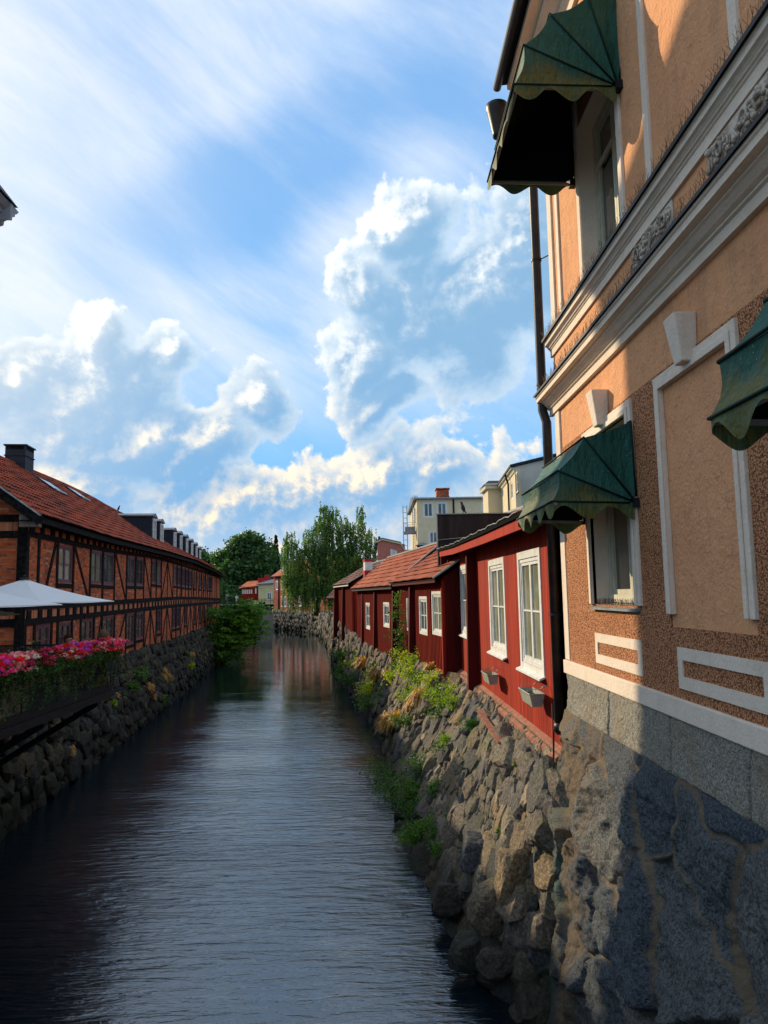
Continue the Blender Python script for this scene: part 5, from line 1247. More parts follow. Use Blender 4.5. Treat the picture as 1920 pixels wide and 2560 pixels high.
# ------------------------------------------------------------------ cream apartment buildings behind the red houses
ap, AF, AW, az = front_box('apartment_building', 'cream apartment block with flat grey roof and a brick chimney behind the parapet', 'building', 1046, 1226, 1249, 1450, 82, 'plaster_cream', depth=16,
    wins=[(1061.5, 1088, 1256, 1295), (1096, 1122.5, 1256, 1295), (1074, 1098, 1328, 1361), (1208.5, 1225, 1257, 1281)], cas=.12, gm='glass_grey')
mb = MB(); mb.prism(AF, [(-.2, 0), (-.2, 0.01)], 0, .1) if False else None
mb.raw([AF.pt(-.35, .35, az(1249)), AF.pt(AW+.3, .35, az(1249)), AF.pt(AW+.3, -16.3, az(1249)), AF.pt(-.35, -16.3, az(1249)), AF.pt(-.35, .35, az(1247.5)), AF.pt(AW+.3, .35, az(1247.5)), AF.pt(AW+.3, -6, az(1247.5)+.95), AF.pt(-.35, -6, az(1247.5)+.95), AF.pt(AW+.3, -16.3, az(1247)), AF.pt(-.35, -16.3, az(1247))], [(0, 1, 2, 3), (0, 1, 5, 4), (4, 5, 6, 7), (7, 6, 8, 9), (0, 4, 7, 9, 3), (1, 2, 8, 6, 5)]); mb.build('roof', MAT['roof_grey'], ap)
mb = MB(); a, b = (1104-1046)/1850*82, (1136-1046)/1850*82; mb.box(AF, a, b, -5, -3.4, az(1245), az(1215)); mb.box(AF, a-.1, b+.1, -5.1, -3.3, az(1213.5), az(1210)); mb.box(AF, a-.06, b+.06, -5.06, -3.34, az(1234), az(1231.5)); mb.build('chimney', MAT['brick'], ap)
mb = MB(); mb.tube([AF.pt((1138.5-1046)/1850*82, .1, az(1250)), AF.pt((1138.5-1046)/1850*82, .1, az(1400))], .10, 8); mb.build('downpipe', MAT['black_metal'], ap)
mb = MB(); mb.beam(AF.pt(-.2, -2, az(1239)), AF.pt(AW, -2, az(1239)), .04, .04)
for k in range(9): mb.beam(AF.pt(-.2+k*AW/8, -2, az(1248)), AF.pt(-.2+k*AW/8, -2, az(1239)), .04, .04)
mb.build('roof_rail', MAT['grey_zinc'], ap)
for zc in (1275, 1268):
    mb = MB(); 
    yy = -3 if zc == 1275 else -8
    mb.box(AF, -.03, .0, yy-1.2, yy, az(zc+25), az(zc-12)); mb.build('side_window', MAT['glass_dark'], ap)
ld = thing('escape_ladder', AF.pt(-.9, -3, az(1400)), 'grey caged escape ladder with a small balcony on the cream block side', 'ladder')
mb = MB()
for dx in (-1.45, -1.0):
    for dy in (-2.2, -2.9): mb.beam(AF.pt(dx, dy, az(1420)), AF.pt(dx, dy, az(1257)), .06, .06)
for v in range(1262, 1420, 14): mb.beam(AF.pt(-1.45, -2.2, az(v)), AF.pt(-1.0, -2.2, az(v)), .05, .05); mb.beam(AF.pt(-1.45, -2.9, az(v)), AF.pt(-1.45, -2.2, az(v)), .05, .05)
mb.build('cage', MAT['grey_zinc'], ld)
mb = MB()
for dx in (-.35, -.15): mb.tube([AF.pt(dx, -2.5, az(1420)), AF.pt(dx, -2.5, az(1236)), AF.pt(dx+.25, -2.5, az(1232)), AF.pt(dx+.5, -2.5, az(1238))], .04, 6)
for v in range(1240, 1420, 7): mb.beam(AF.pt(-.35, -2.5, az(v)), AF.pt(-.15, -2.5, az(v)), .03, .03)
mb.build('ladder', MAT['grey_zinc'], ld)
mb = MB(); mb.box(AF, -1.4, -.02, -3.2, -2, az(1330), az(1324)); mb.box(AF, -1.25, -.1, -3, -2.2, az(1324), az(1312)); mb.build('balcony', MAT['stone_cornice'], ld)
mb = MB()
for v in (1302, 1308, 1313): mb.beam(AF.pt(-1.45, -1.95, az(v)), AF.pt(-.02, -1.95, az(v)), .04, .04)
mb.build('balcony_rail', MAT['grey_zinc'], ld)
# second cream building with a grey gable
cb = thing('apartment_building', (11, 54, -2.3), 'cream building with a blank grey gable and black roof edge beside the peach house', 'building')
CF = Fr(9.78, 50, 3.7); G2 = Fr(0, 0, 0); G2.o = np.array([9.78, 50, 0.]); G2.d = np.array([math.cos(R(3.7)), -math.sin(R(3.7)), 0]); G2.n = -CF.d
ztc = (1479-1163)/1850*50
cw = []
for (u0, u1, v0, v1) in ((1287, 1293, 1180, 1235), (1276, 1281, 1205, 1250), (1268, 1272, 1215, 1262)):
    a, z1 = CF.px(u0, v0); b, _ = CF.px(u1, v0); z0 = CF.px((u0+u1)/2, v1)[1]; cw.append((min(a, b), max(a, b), z0, CF.px((u0+u1)/2, v0)[1]))
mb = MB(); wall_sheet(mb, CF, 0, 13, -2.3, ztc, cw, 0, .1); mb.build('facade', MAT['plaster_cream'], cb)
for w_ in cw: window(cb, CF, *w_, -.03, fr=.08, sash=.06, cols=2, rows=2, gm='glass_grey')
mb = MB(); mb.quad([G2.pt(0, 0, -2.3), G2.pt(9, 0, -2.3), G2.pt(9, 0, ztc+1.9), G2.pt(0, 0, ztc)]); mb.build('gable_wall', MAT['plaster_greycream'], cb); mb = MB(); mb.quad([CF.pt(13, 0, -2.3), CF.pt(13, -9, -2.3), CF.pt(13, -9, ztc+1.9), CF.pt(13, 0, ztc)]); mb.build('gable_wall', MAT['plaster_greycream'], cb)
mb = MB(); mb.box(CF, -.02, .0, -.35, .03, -2.3, ztc-.1); mb.build('corner_strip', MAT['plaster_cream'], cb)
mb = MB(); mb.hexa([CF.pt(-.15, .35, ztc-.02), CF.pt(13, .35, ztc-.02), CF.pt(13, -9, ztc+1.93), CF.pt(-.15, -9, ztc+1.93), CF.pt(-.15, .35, ztc+.14), CF.pt(13, .35, ztc+.14), CF.pt(13, -9, ztc+2.2), CF.pt(-.15, -9, ztc+2.2)]); mb.build('roof', MAT['roof_black'], cb)
mb = MB(); mb.prism(CF, [(0, ztc-.4), (.08, ztc-.35), (.12, ztc-.2), (.28, ztc-.12), (.28, ztc-.03), (0, ztc-.03)], 0, 13); mb.build('cornice', MAT['cream_paint'], cb)
for s in (3.0, 9.5): mb = MB(); mb.tube([CF.pt(s, .36, ztc-.05), CF.pt(s+.3, .12, ztc-.7), CF.pt(s+.3, .12, -2)], .07, 8); mb.build('downpipe', MAT['black_metal'], cb)
mb = MB(); zz = (1480-1226)/1850*60*1.01; bx3(mb, 9.3, 10.6, 59.2, 62, -2.3, zz); mb.build('bay', MAT['plaster_cream'], cb)
mb = MB(); bx3(mb, 9.05, 10.6, 58.9, 62, zz, zz+.3); mb.raw([(8.95, 58.8, zz+.32), (10.7, 58.8, zz+.32), (10.7, 62, zz+.32), (8.95, 62, zz+.32), (9.6, 60, zz+.75), (10.7, 60, zz+.75), (10.7, 62, zz+.75), (9.6, 62, zz+.75)], [(0, 1, 5, 4), (3, 0, 4, 7), (4, 5, 6, 7)]); mb.build('bay_cornice', MAT['cream_paint'], cb)
mb = MB(); mb.raw([(8.93, 58.78, zz+.3), (10.72, 58.78, zz+.3), (10.72, 62, zz+.3), (8.93, 62, zz+.3), (9.5, 60, zz+.80), (10.72, 60, zz+.80), (10.72, 62, zz+.8), (9.5, 62, zz+.80)], [(0, 1, 5, 4), (3, 0, 4, 7), (4, 5, 6, 7)]); mb.build('bay_roof', MAT['roof_black'], cb)
# pink gambrel house
pk, KF, KW, kz = front_box('pink_house', 'dusty pink house with a dark gambrel roof beyond the orange tiles', 'house', 946, 1014, 1362, 1440, 76, 'plaster_pink', wins=[(977.5, 994, 1374, 1397)], cas=.14)
mb = MB(); g = [(0, 1368), (.45, 1352), (1.9, 1362), (2.55, 1376), (2.80, 1400)]
top = [KF.pt(0, .02, kz(1362)), KF.pt(0, .02, kz(1356)), KF.pt((957-946)/1850*76, .02, kz(1353)), KF.pt((1003-946)/1850*76, .02, kz(1364)), KF.pt(KW, .02, kz(1385)), KF.pt(KW, .02, kz(1400)), KF.pt(0, .02, kz(1400))]
mb.quad(top[:5]+[KF.pt(KW, .02, kz(1385)-.01)]); mb.build('gable_wall', MAT['plaster_pink'], pk)
for nm, hh, mm in (('roof', .14, 'roof_grey'), ('verge', .0, 'plaster_yellow')):
    mb = MB(); P_ = [(-.25, kz(1359)), ((957-946)/1850*76, kz(1352)), ((1003-946)/1850*76, kz(1363)), (KW+.05, kz(1383)), (KW+.25, kz(1402))]
    for (a, za), (b, zb_) in zip(P_[:-1], P_[1:]):
        mb.hexa([KF.pt(a, .18-(.1 if nm == 'roof' else 0), za+hh), KF.pt(b, .18-(.1 if nm == 'roof' else 0), zb_+hh), KF.pt(b, -8 if nm == 'roof' else .1, zb_+hh), KF.pt(a, -8 if nm == 'roof' else .1, za+hh), KF.pt(a, .18-(.1 if nm == 'roof' else 0), za+hh+.13), KF.pt(b, .18-(.1 if nm == 'roof' else 0), zb_+hh+.13), KF.pt(b, -8 if nm == 'roof' else .1, zb_+hh+.13), KF.pt(a, -8 if nm == 'roof' else .1, za+hh+.13)])
    mb.build(nm, MAT[mm], pk)
mb = MB(); mb.box(KF, .05, .3, -1.6, -1.2, kz(1358), kz(1340)); mb.build('chimney', MAT['roof_black'], pk)
mb = MB(); bx3(mb, (1046-936)/1850*70, (1072-936)/1850*70, 70, 71, 2, (1484-1364)/1850*70); o = tag(mb.build('chimney_stack', MAT['red_wood_dark']), 'squat dark red capped chimney stack behind the orange roof ridge', 'chimney'); 
mb = MB(); cx = (1059-936)/1850*70; mb.raw([(cx-.65, 69.8, 4.56), (cx+.65, 69.8, 4.56), (cx+.65, 71.2, 4.56), (cx-.65, 71.2, 4.56), (cx-.15, 70.4, 4.85), (cx+.15, 70.4, 4.85), (cx+.15, 70.6, 4.85), (cx-.15, 70.6, 4.85)], [(0, 1, 5, 4), (1, 2, 6, 5), (2, 3, 7, 6), (3, 0, 4, 7), (4, 5, 6, 7)]); mb.build('cap', MAT['roof_grey'], o)
mb = MB(); bx3(mb, (1000-936)/1850*95, (1046-936)/1850*95, 95, 99, -2, (1485-1375)/1850*95); tag(mb.build('rear_building', MAT['brick']), 'sliver of a red brick building between the pink house and the cream block', 'building')
#PART4
# ------------------------------------------------------------------ river banks: rubble walls
def topR(y): return np.array([I(y, *RT), y, I(y, *RTZ)+.02])
def botR(y): return np.array([I(y, *RW), y, WATER-.25])
def topL(s): return LF.pt(s, .12, -2.62)
def botL(s): return LF.pt(s, I(s, [10, 22, 32, 45, 60, 77, 95], [.6, .6, .75, 1.0, .85, .8, .8]), WATER-.25)
def backing(name, par, top, bot, ss, off, m='mortar_dirt'):
    mb = MB()
    for a, b in zip(ss[:-1], ss[1:]):
        A, B, C, D = top(a), top(b), bot(b), bot(a); nrm = np.cross(B-A, D-A); nrm /= np.linalg.norm(nrm); nrm = nrm*(off*np.sign(nrm[0]))
        mb.quad([A+nrm, B+nrm, C+nrm, D+nrm])
    return mb.build(name, MAT[m], par)
rw = thing('retaining_wall', (2.2, 16, WATER), 'sunlit rubble stone bank wall under the red houses on the right', 'wall')
sp = []; rubble(sp, (10.1, 24.0), topR, botR, .54, out=1, big=1.3, bulge=.06); rubble(sp, (10.3, 24.0), topR, botR, .22, out=1, bulge=.14)
rocks('near_stones', sp, 'rubble', rw, sub=3, rough=.05)
sp = []; rubble(sp, (24.0, 56.0), topR, botR, .46, out=1, bulge=.06); sp = [q for q in sp]
rocks('middle_stones', sp, 'rubble', rw, sub=2)
backing('wall_core', rw, topR, botR, list(np.arange(10.45, 60, 1.5))+[60], -.08)
rf_ = thing('retaining_wall', (-9, 100, WATER), 'distant rubble wall below the long red house, with dark gaps', 'wall')
sp = []; rubble(sp, (56.0, 128.0), topR, botR, .85, out=1); gapY = [y for y in ()]
sp = [q for q in sp if not (82.0 < q[0][1] < 86 or 95.5 < q[0][1] < 99.5)]
rocks('far_stones', sp, 'rubble', rf_, sub=1); backing('wall_core', rf_, topR, botR, list(np.arange(56, 129, 4)), .12, 'earth')
cw_ = thing('retaining_wall', (-25, 139, WATER), 'dark stone wall behind the footbridge closing the far end of the water', 'wall')
tC = lambda s: np.array([-44+s, 139.0+.15*s, -2.2]); bC = lambda s: np.array([-44+s, 138.2+.15*s, WATER-.2])
sp = []; rubble(sp, (0, 27.0), tC, bC, .9, out=1, bulge=0)
rocks('stones', sp, 'rubble_left', cw_, sub=1); mb = MB(); mb.quad([tC(-10), tC(28), bC(28), bC(-10)]); mb.build('wall_core', MAT['earth'], cw_)
lw_ = thing('retaining_wall', (-10, 40, WATER), 'shaded rubble stone bank wall below the timbered brick building', 'wall')
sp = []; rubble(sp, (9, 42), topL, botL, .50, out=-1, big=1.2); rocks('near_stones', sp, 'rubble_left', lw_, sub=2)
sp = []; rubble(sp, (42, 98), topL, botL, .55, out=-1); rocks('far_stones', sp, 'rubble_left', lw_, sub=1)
backing('wall_core', lw_, topL, botL, list(np.arange(6, 100, 3)), -.02, 'earth')
mb = MB()
for a in np.arange(22, 98, 3): mb.quad([LF.pt(a, -.3, -2.60), LF.pt(a+3, -.3, -2.60), LF.pt(a+3, .32, -2.63), LF.pt(a, .32, -2.63)])
mb.build('coping', MAT['rubble_left'], lw_)
# foot boulders standing in the water by the peach house
sp = []
for (u, v, z, a, b, c_, rv) in ((1165, 2370, -5.1, .34, .30, .30, .55), (1240, 2400, -5.0, .28, .25, .22, .75), (1120, 2240, -5.0, .30, .3, .3, .1), (1240, 2250, -4.4, .42, .36, .45, .2), (1200, 2130, -4.2, .40, .34, .42, .5), (1300, 2180, -3.9, .4, .35, .5, .3), (1310, 2330, -4.7, .4, .35, .5, .1), (1150, 2060, -4.4, .36, .3, .32, .4), (1090, 2000, -4.6, .34, .3, .3, .6), (1300, 2050, -3.6, .40, .34, .45, .8), (1220, 1960, -3.6, .42, .3, .36, .9)):
    p = onZ(u, v, z); x = np.array([math.cos(.3), math.sin(.3), 0]); y = np.array([-math.sin(.3), math.cos(.3), 0]); sp.append((p, (a, b, c_), np.array([x, y, [0, 0, 1]]), rv))
rocks('foot_boulders', sp, 'rubble', rw, sub=4, rough=.07, planes=12)

# surface picking for plants
_G = []
for y in np.arange(10.4, 70, .15):
    A, B = topR(y), botR(y)
    for t in np.linspace(0, 1, 24): _G.append(A+(B-A)*t+np.array([-.12, 0, .05]))
_G = np.array(_G); _GP = proj(_G)
_H = []
for s in np.arange(9, 95, .25):
    A, B = topL(s), botL(s)
    for t in np.linspace(0, 1, 16): _H.append(A+(B-A)*t+np.array([.15, 0, .05]))
_H = np.array(_H); _HP = proj(_H)
def bank(u, v, left=False):
    G, P = (_H, _HP) if left else (_G, _GP); return G[np.argmin(((P-np.array([u, v]))**2).sum(1))]
def plant(name, label, cat, u, v, rpx, lm, n, size, left=False, tall=1.0, group=None, grass=False, stems=5, spread_down=0.0):
    rpx *= 1.55 if not left else 1; n = int(n*2.2); b = bank(u, v, left); k = rpx/1850*np.linalg.norm(b); t = thing(name, b, label, cat, group)
    if grass:
        nb = n*2; V = []; Q = []
        for i in range(nb):
            a = RNG.uniform(0, 2*PI); L = k*RNG.uniform(.6, 1.3); d = np.array([math.cos(a)-.4*(0 if left else 1), math.sin(a)*.8, RNG.uniform(.5, 1.2)]); d /= np.linalg.norm(d); w = np.cross(d, (0, 0, 1)); w /= np.linalg.norm(w)+1e-6; w *= .006+.0006*np.linalg.norm(b)
            p0 = b+RNG.normal(size=3)*k*.15; p1 = p0+d*L*.6; p2 = p1+(d*.6+np.array([0, 0, -.9]))*L*.55; base = len(V)
            V += [p0-w, p0+w, p1+w, p1-w, p2+w*.3, p2-w*.3]; Q += [(base, base+1, base+2, base+3), (base+3, base+2, base+4, base+5)]
        npmesh('blades', np.array(V), np.array(Q), MAT[lm], t, smooth=False); return t
    mb = MB(); cen = []
    for i in range(stems):
        a = RNG.uniform(0, 2*PI); L = k*RNG.uniform(.8, 1.5)*tall; d = np.array([math.cos(a)*.7-(.35 if not left else -.35), math.sin(a)*.7, RNG.uniform(.5, 1.2)*tall]); d /= np.linalg.norm(d)
        pts = [b+d*L*t+np.array([0, 0, -.25*L*t*t*(1+spread_down)]) for t in np.linspace(0, 1, 5)]
        mb.tube(pts, [.010, .008, .006, .005, .003], 4, False)
        m = n//stems; tt = RNG.uniform(.25, 1.05, m); P = b+np.outer(tt*L, d); P[:, 2] -= .25*L*tt*tt*(1+spread_down); cen.append(P+RNG.normal(size=(m, 3))*k*.20)
    mb.build('stem', MAT['bark'], t); leafobj('foliage', np.concatenate(cen), size, lm, t, elong=1.5)
    return t
G_ = 'weeds growing in the right bank wall'
PL = [(1030, 1700, 30, 'leaf_weed', 260, .05), (1015, 1650, 26, 'leaf_weed', 260, .05), (1042, 1642, 24, 'leaf_weed', 220, .05), (985, 1705, 22, 'leaf_weed', 220, .06), (1035, 1752, 26, 'leaf_weed', 300, .05), (1062, 1700, 24, 'leaf_green', 240, .05), (1090, 1710, 24, 'leaf_weed', 200, .045),
      (868, 1652, 22, 'leaf_green', 260, .09), (862, 1690, 26, 'leaf_green', 300, .08), (895, 1668, 22, 'leaf_weed', 260, .08), (885, 1712, 24, 'leaf_green', 260, .08), (930, 1738, 28, 'leaf_weed', 300, .07), (925, 1770, 24, 'leaf_green', 260, .06), (958, 1752, 26, 'leaf_green', 260, .06), (940, 1700, 22, 'leaf_weed', 260, .06),
      (1125, 1765, 38, 'leaf_weed', 420, .045), (1150, 1770, 24, 'leaf_weed', 200, .04), (1115, 1790, 26, 'leaf_green', 240, .045), (1192, 1820, 22, 'leaf_green', 200, .035), (1240, 1885, 26, 'leaf_weed', 260, .03), (1030, 1815, 26, 'leaf_green', 260, .05), (1128, 1875, 26, 'leaf_green', 220, .035), (1146, 1862, 22, 'leaf_weed', 200, .035), (1302, 1925, 14, 'leaf_green', 110, .03),
      (985, 1940, 34, 'leaf_bush', 300, .045), (1000, 1985, 36, 'leaf_bush', 300, .045), (1052, 1990, 38, 'leaf_bush', 420, .042), (1035, 2040, 36, 'leaf_bush', 340, .042), (1085, 2078, 30, 'leaf_bush', 260, .04), (1050, 2110, 32, 'leaf_bush', 320, .04), (1110, 2090, 26, 'leaf_green', 220, .035), (1075, 1930, 34, 'leaf_green', 320, .04), (1100, 1985, 24, 'leaf_bush', 200, .04), (1120, 2130, 26, 'leaf_bush', 220, .035), (1275, 2080, 14, 'leaf_green', 90, .03)]
ORD = ['first', 'second', 'third', 'fourth', 'fifth', 'sixth', 'seventh', 'eighth', 'ninth', 'tenth', 'eleventh', 'twelfth']
near_of = ['lime green weed high on the right bank wall', 'green weed low on the distant right bank wall', 'bright weed on the right wall below the red boarded house', 'dark leafy weed hanging close to the water on the right bank']
for i, (u, v, r, lm, n, sz) in enumerate(PL):
    lab = near_of[0] if i < 7 else near_of[1] if i < 15 else near_of[2] if i < 24 else near_of[3]
    gi = [k for k in range(len(PL)) if (k < 7) == (i < 7) and (k < 15) == (i < 15) and (k < 24) == (i < 24)]; rk = sorted(gi, key=lambda k: PL[k][0]).index(i)
    gname = ['lime green weeds high on the right bank', 'green weeds low on the distant right bank', 'bright weeds below the nearest red house', 'leafy weeds hanging near the water'][0 if i < 7 else 1 if i < 15 else 2 if i < 24 else 3]
    lab = 'weed, '+ORD[rk]+' from the left of the '+gname
    plant('weed', lab, 'plant', u, v, r, lm, n, sz, group=['high lime weeds', 'distant bank weeds', 'weeds below the near red house', 'waterside weeds'][0 if i < 7 else 1 if i < 15 else 2 if i < 24 else 3], spread_down=0 if i < 24 else .3)
T_ = ((1064, 1745, 24), (1046, 1765, 20), (996, 1812, 30), (985, 1820, 20), (915, 1662, 18), (946, 1690, 16), (1085, 1640, 12), (975, 1690, 14))
for i, (u, v, r) in enumerate(T_):
    plant('grass_tuft', 'dry orange grass tuft, '+ORD[sorted(T_).index((u, v, r))]+' from the left on the right bank', 'grass', u, v, r, 'grass_dry', 170, .05, group='dry grass tufts on the right bank', grass=True)
T_ = ((345, 1702, 26, 'leaf_green'), (312, 1722, 24, 'leaf_green'), (330, 1690, 18, 'leaf_bush'), (275, 1770, 14, 'leaf_weed'), (466, 1672, 16, 'leaf_weed'), (395, 1752, 14, 'leaf_green'), (160, 1830, 14, 'leaf_green'))
for (u, v, r, lm) in T_:
    plant('weed', 'leafy green weed, '+ORD[[q[0] for q in sorted(T_)].index(u)]+' from the left in the shaded left bank wall', 'plant', u, v, r, lm, 220, .08, left=True, group='weeds on the left bank')
T_ = ((362, 1722, 22), (408, 1702, 22), (372, 1742, 18), (405, 1680, 14), (160, 1880, 22), (285, 1738, 14), (470, 1640, 16))
for (u, v, r) in T_:
    plant('grass_tuft', 'dry brown grass tuft, '+ORD[[q[0] for q in sorted(T_)].index(u)]+' from the left in the left bank wall', 'grass', u, v, r, 'grass_dry', 150, .05, left=True, group='dry grass tufts on the left bank', grass=True)
# sapling against the red boards
sb = bank(1000, 1695); dist = np.linalg.norm(sb); sp_ = thing('sapling', sb, 'young birch sapling rising in front of the dark red batten houses', 'tree'); mb = MB(); Hs = 205/1850*dist; cen = []
mb.tube([sb+np.array([.03*math.sin(t*7)-.05*t, 0, Hs*t]) for t in np.linspace(0, 1, 9)], [.025*(1-t*.85) for t in np.linspace(0, 1, 9)], 5)
for i in range(34):
    t = RNG.uniform(.05, 1); p = sb+np.array([-.05*t, 0, Hs*t]); L = (.62-.48*t)*RNG.uniform(.5, 1.15); a = RNG.uniform(0, 2*PI); d = np.array([math.cos(a), math.sin(a)*.7, .45]); mb.tube([p, p+d*L], [.008, .003], 4, False)
    m = int(60*L+12); tt = RNG.uniform(.2, 1.05, m); cen.append(p+np.outer(tt*L, d)+RNG.normal(size=(m, 3))*.07)
mb.build('trunk', MAT['bark'], sp_); leafobj('crown', np.concatenate(cen), .055, 'leaf_green', sp_)
# old plank leaning on the stones
A = bank(1216, 1797); B = bank(1278, 1878); off = np.array([-.18, 0, .12]); mb = MB(); mb.beam(A+off, B+off, .11, .03); tag(mb.build('plank', MAT['pink_plank']), 'old faded plank lying across the stones below the red house', 'plank')

# ------------------------------------------------------------------ flower boxes hanging under the red windows
def hung_box(u0, u1, vt, vb, label, first=True):
    s0 = F1.px(u1, vt, .22)[0]; s1 = F1.px(u0, vt, .22)[0]; z1 = F1.px((u0+u1)/2, (vt+vb)/2-(vb-vt)*.12, .25)[1]; L = .80; s1 = s0+L
    t = thing('flower_box', F1.pt(s0, .2, z1-.2), label, 'flower box', 'empty flower boxes hung under the red house windows')
    n0, n1, h, w = .12, .34, .19, .015; mb = MB(); tp = .03
    def ringp(dz, ins): return [F1.pt(s0+ins, n0+ins*.6, z1-dz), F1.pt(s1-ins, n0+ins*.6, z1-dz), F1.pt(s1-ins, n1-ins*.9, z1-dz), F1.pt(s0+ins, n1-ins*.9, z1-dz)]
    top = ringp(0, 0); bot = ringp(h, .05); it = ringp(0, .018); ib = ringp(h-.02, .06)
    V = top+bot+it+ib; Q = []
    for i in range(4):
        j = (i+1) % 4; Q += [(i, j, 4+j, 4+i), (8+i, 8+j, 12+j, 12+i), (i, j, 8+j, 8+i)]
    Q += [(4, 5, 6, 7), (12, 13, 14, 15)]; mb.raw(V, Q)
    for d0, d1 in (((0, 1)), ((2, 3))): pass
    mb.build('box', MAT['box_plastic'], t); mb = MB(); mb.tube(top+[top[0]], .012, 5); mb.build('rim', MAT['box_plastic'], t)
    mb = MB(); mb.quad([p+np.array([0, 0, .03]) for p in ringp(h*.45, .04)]); mb.build('soil', MAT['earth'], t)
    for s in (s0+.15, s1-.15):
        mb = MB(); mb.tube([F1.pt(s, .0, z1+.10), F1.pt(s, n0-.02, z1+.10), F1.pt(s, n0+.02, z1+.06), F1.pt(s, n1, z1+.06), F1.pt(s, n1+.01, z1-.02)], .006, 5); mb.build('hanger', MAT['grey_zinc'], t)
    return t, s0, s1, z1
plain('box_plastic', (.34, .34, .27), .55, (.24, .25, .20), 8, 30, .002)
t, s0_, s1_, zb_ = hung_box(1193, 1233, 1664, 1699, 'grey-green flower box with dead stalks, farther along the red wall')
mb = MB()
for i in range(26):
    p = F1.pt(RNG.uniform(s0_+.08, s1_-.08), RNG.uniform(.18, .29), zb_-.06); mb.tube([p, p+RNG.normal(size=3)*.05+np.array([0, 0, .13])], .003, 3, False)
mb.build('dead_stalks', MAT['grass_dry'], t)
hung_box(1273, 1343, 1699, 1749, 'empty grey-green flower box under the nearest red house window')

# ------------------------------------------------------------------ terrace over the water on the left
DX, DZ, DY0, DY1 = -6.4, -2.03, 5.0, 18.45
dk = thing('terrace_deck', (DX-1.6, 12, DZ-.3), 'black steel framed restaurant terrace jutting over the water on the left', 'terrace')
mb = MB(); bx3(mb, -9.75, DX-.12, DY0, DY1-.05, DZ-.12, DZ-.04); mb.build('deck', MAT['deck_wood'], dk)
mb = MB(); bx3(mb, DX-.12, DX-.01, DY0, DY1, DZ-.14, DZ); mb.build('kerb_beam', MAT['steel_dark'], dk)
mb = MB(); bx3(mb, DX-.20, DX+.04, DY0, DY1+.02, DZ-.30, DZ-.145); mb.build('edge_beam', MAT['steel_dark'], dk)
mb = MB(); bx3(mb, -9.75, DX-.21, DY1-.10, DY1+.02, DZ-.34, DZ-.045); mb.build('end_beam', MAT['steel_dark'], dk)
for y in (8.5, 12.0, 15.1, 18.0):
    mb = MB(); mb.beam((DX-.2, y, DZ-.4), (DX-2.7, y, DZ-1.9), .10, .14); mb.build('bracket', MAT['steel_dark'], dk)
    mb = MB(); mb.beam((DX-.2, y, DZ-.22), (-9.7, y, DZ-.22), .12, .14); mb.build('joist', MAT['steel_dark'], dk)
ys = np.arange(DY1, DY0, -1.52)
for a in ys[:-1]:
    mb = MB(); bx3(mb, DX-.075, DX-.062, a-1.50, a-.02, DZ, DZ+.93); mb.build('glass_panel', MAT['rail_glass'], dk)
    mb = MB(); mb.beam((DX-.07, a-.01, DZ), (DX-.07, a-.01, DZ+.97), .035, .035); mb.build('rail_post', MAT['steel_dark'], dk)
for k in range(2):
    mb = MB(); mb.box(W0, DY1-.06, DY1-.05, 6.47+k*1.6, 6.47+k*1.6+1.56, DZ, DZ+.93); mb.build('glass_panel', MAT['rail_glass'], dk)
mb = MB(); mb.beam((DX-.07, DY0, DZ+.95), (DX-.07, DY1, DZ+.95), .05, .035); mb.beam((DX-.07, DY1-.05, DZ+.95), (-9.6, DY1-.05, DZ+.95), .05, .035); mb.build('handrail', MAT['steel_dark'], dk)
# planters with geraniums and trailing ivy
combo = [('pink and red geraniums, the one nearest the viewer', ['pet_pink', 'pet_red', 'pet_lilac']), ('lilac and scarlet geraniums beside the pale pink ones', ['pet_pink', 'pet_lilac', 'pet_red', 'pet_red']), ('pale pink geraniums above thick bright green leaves', ['pet_pale', 'pet_pale', 'pet_white', 'pet_pink']),
         ('dark red and bright pink geraniums near the seated person', ['pet_dark', 'pet_pink', 'pet_dark']), ('scarlet and white geraniums in front of the seated person', ['pet_red', 'pet_white', 'pet_red', 'pet_salmon']), ('lilac and salmon geraniums in the middle of the railing', ['pet_lilac', 'pet_salmon', 'pet_lilac', 'pet_pink']),
         ('deep crimson geraniums second from the terrace corner', ['pet_dark', 'pet_dark', 'pet_pale']), ('pink and scarlet geraniums at the far terrace corner', ['pet_pink', 'pet_red', 'pet_pale', 'pet_pink'])]
yb_ = np.linspace(11.2, DY1-.85, 8); zp = DZ+.76
V0i, F0i = ICO[1]
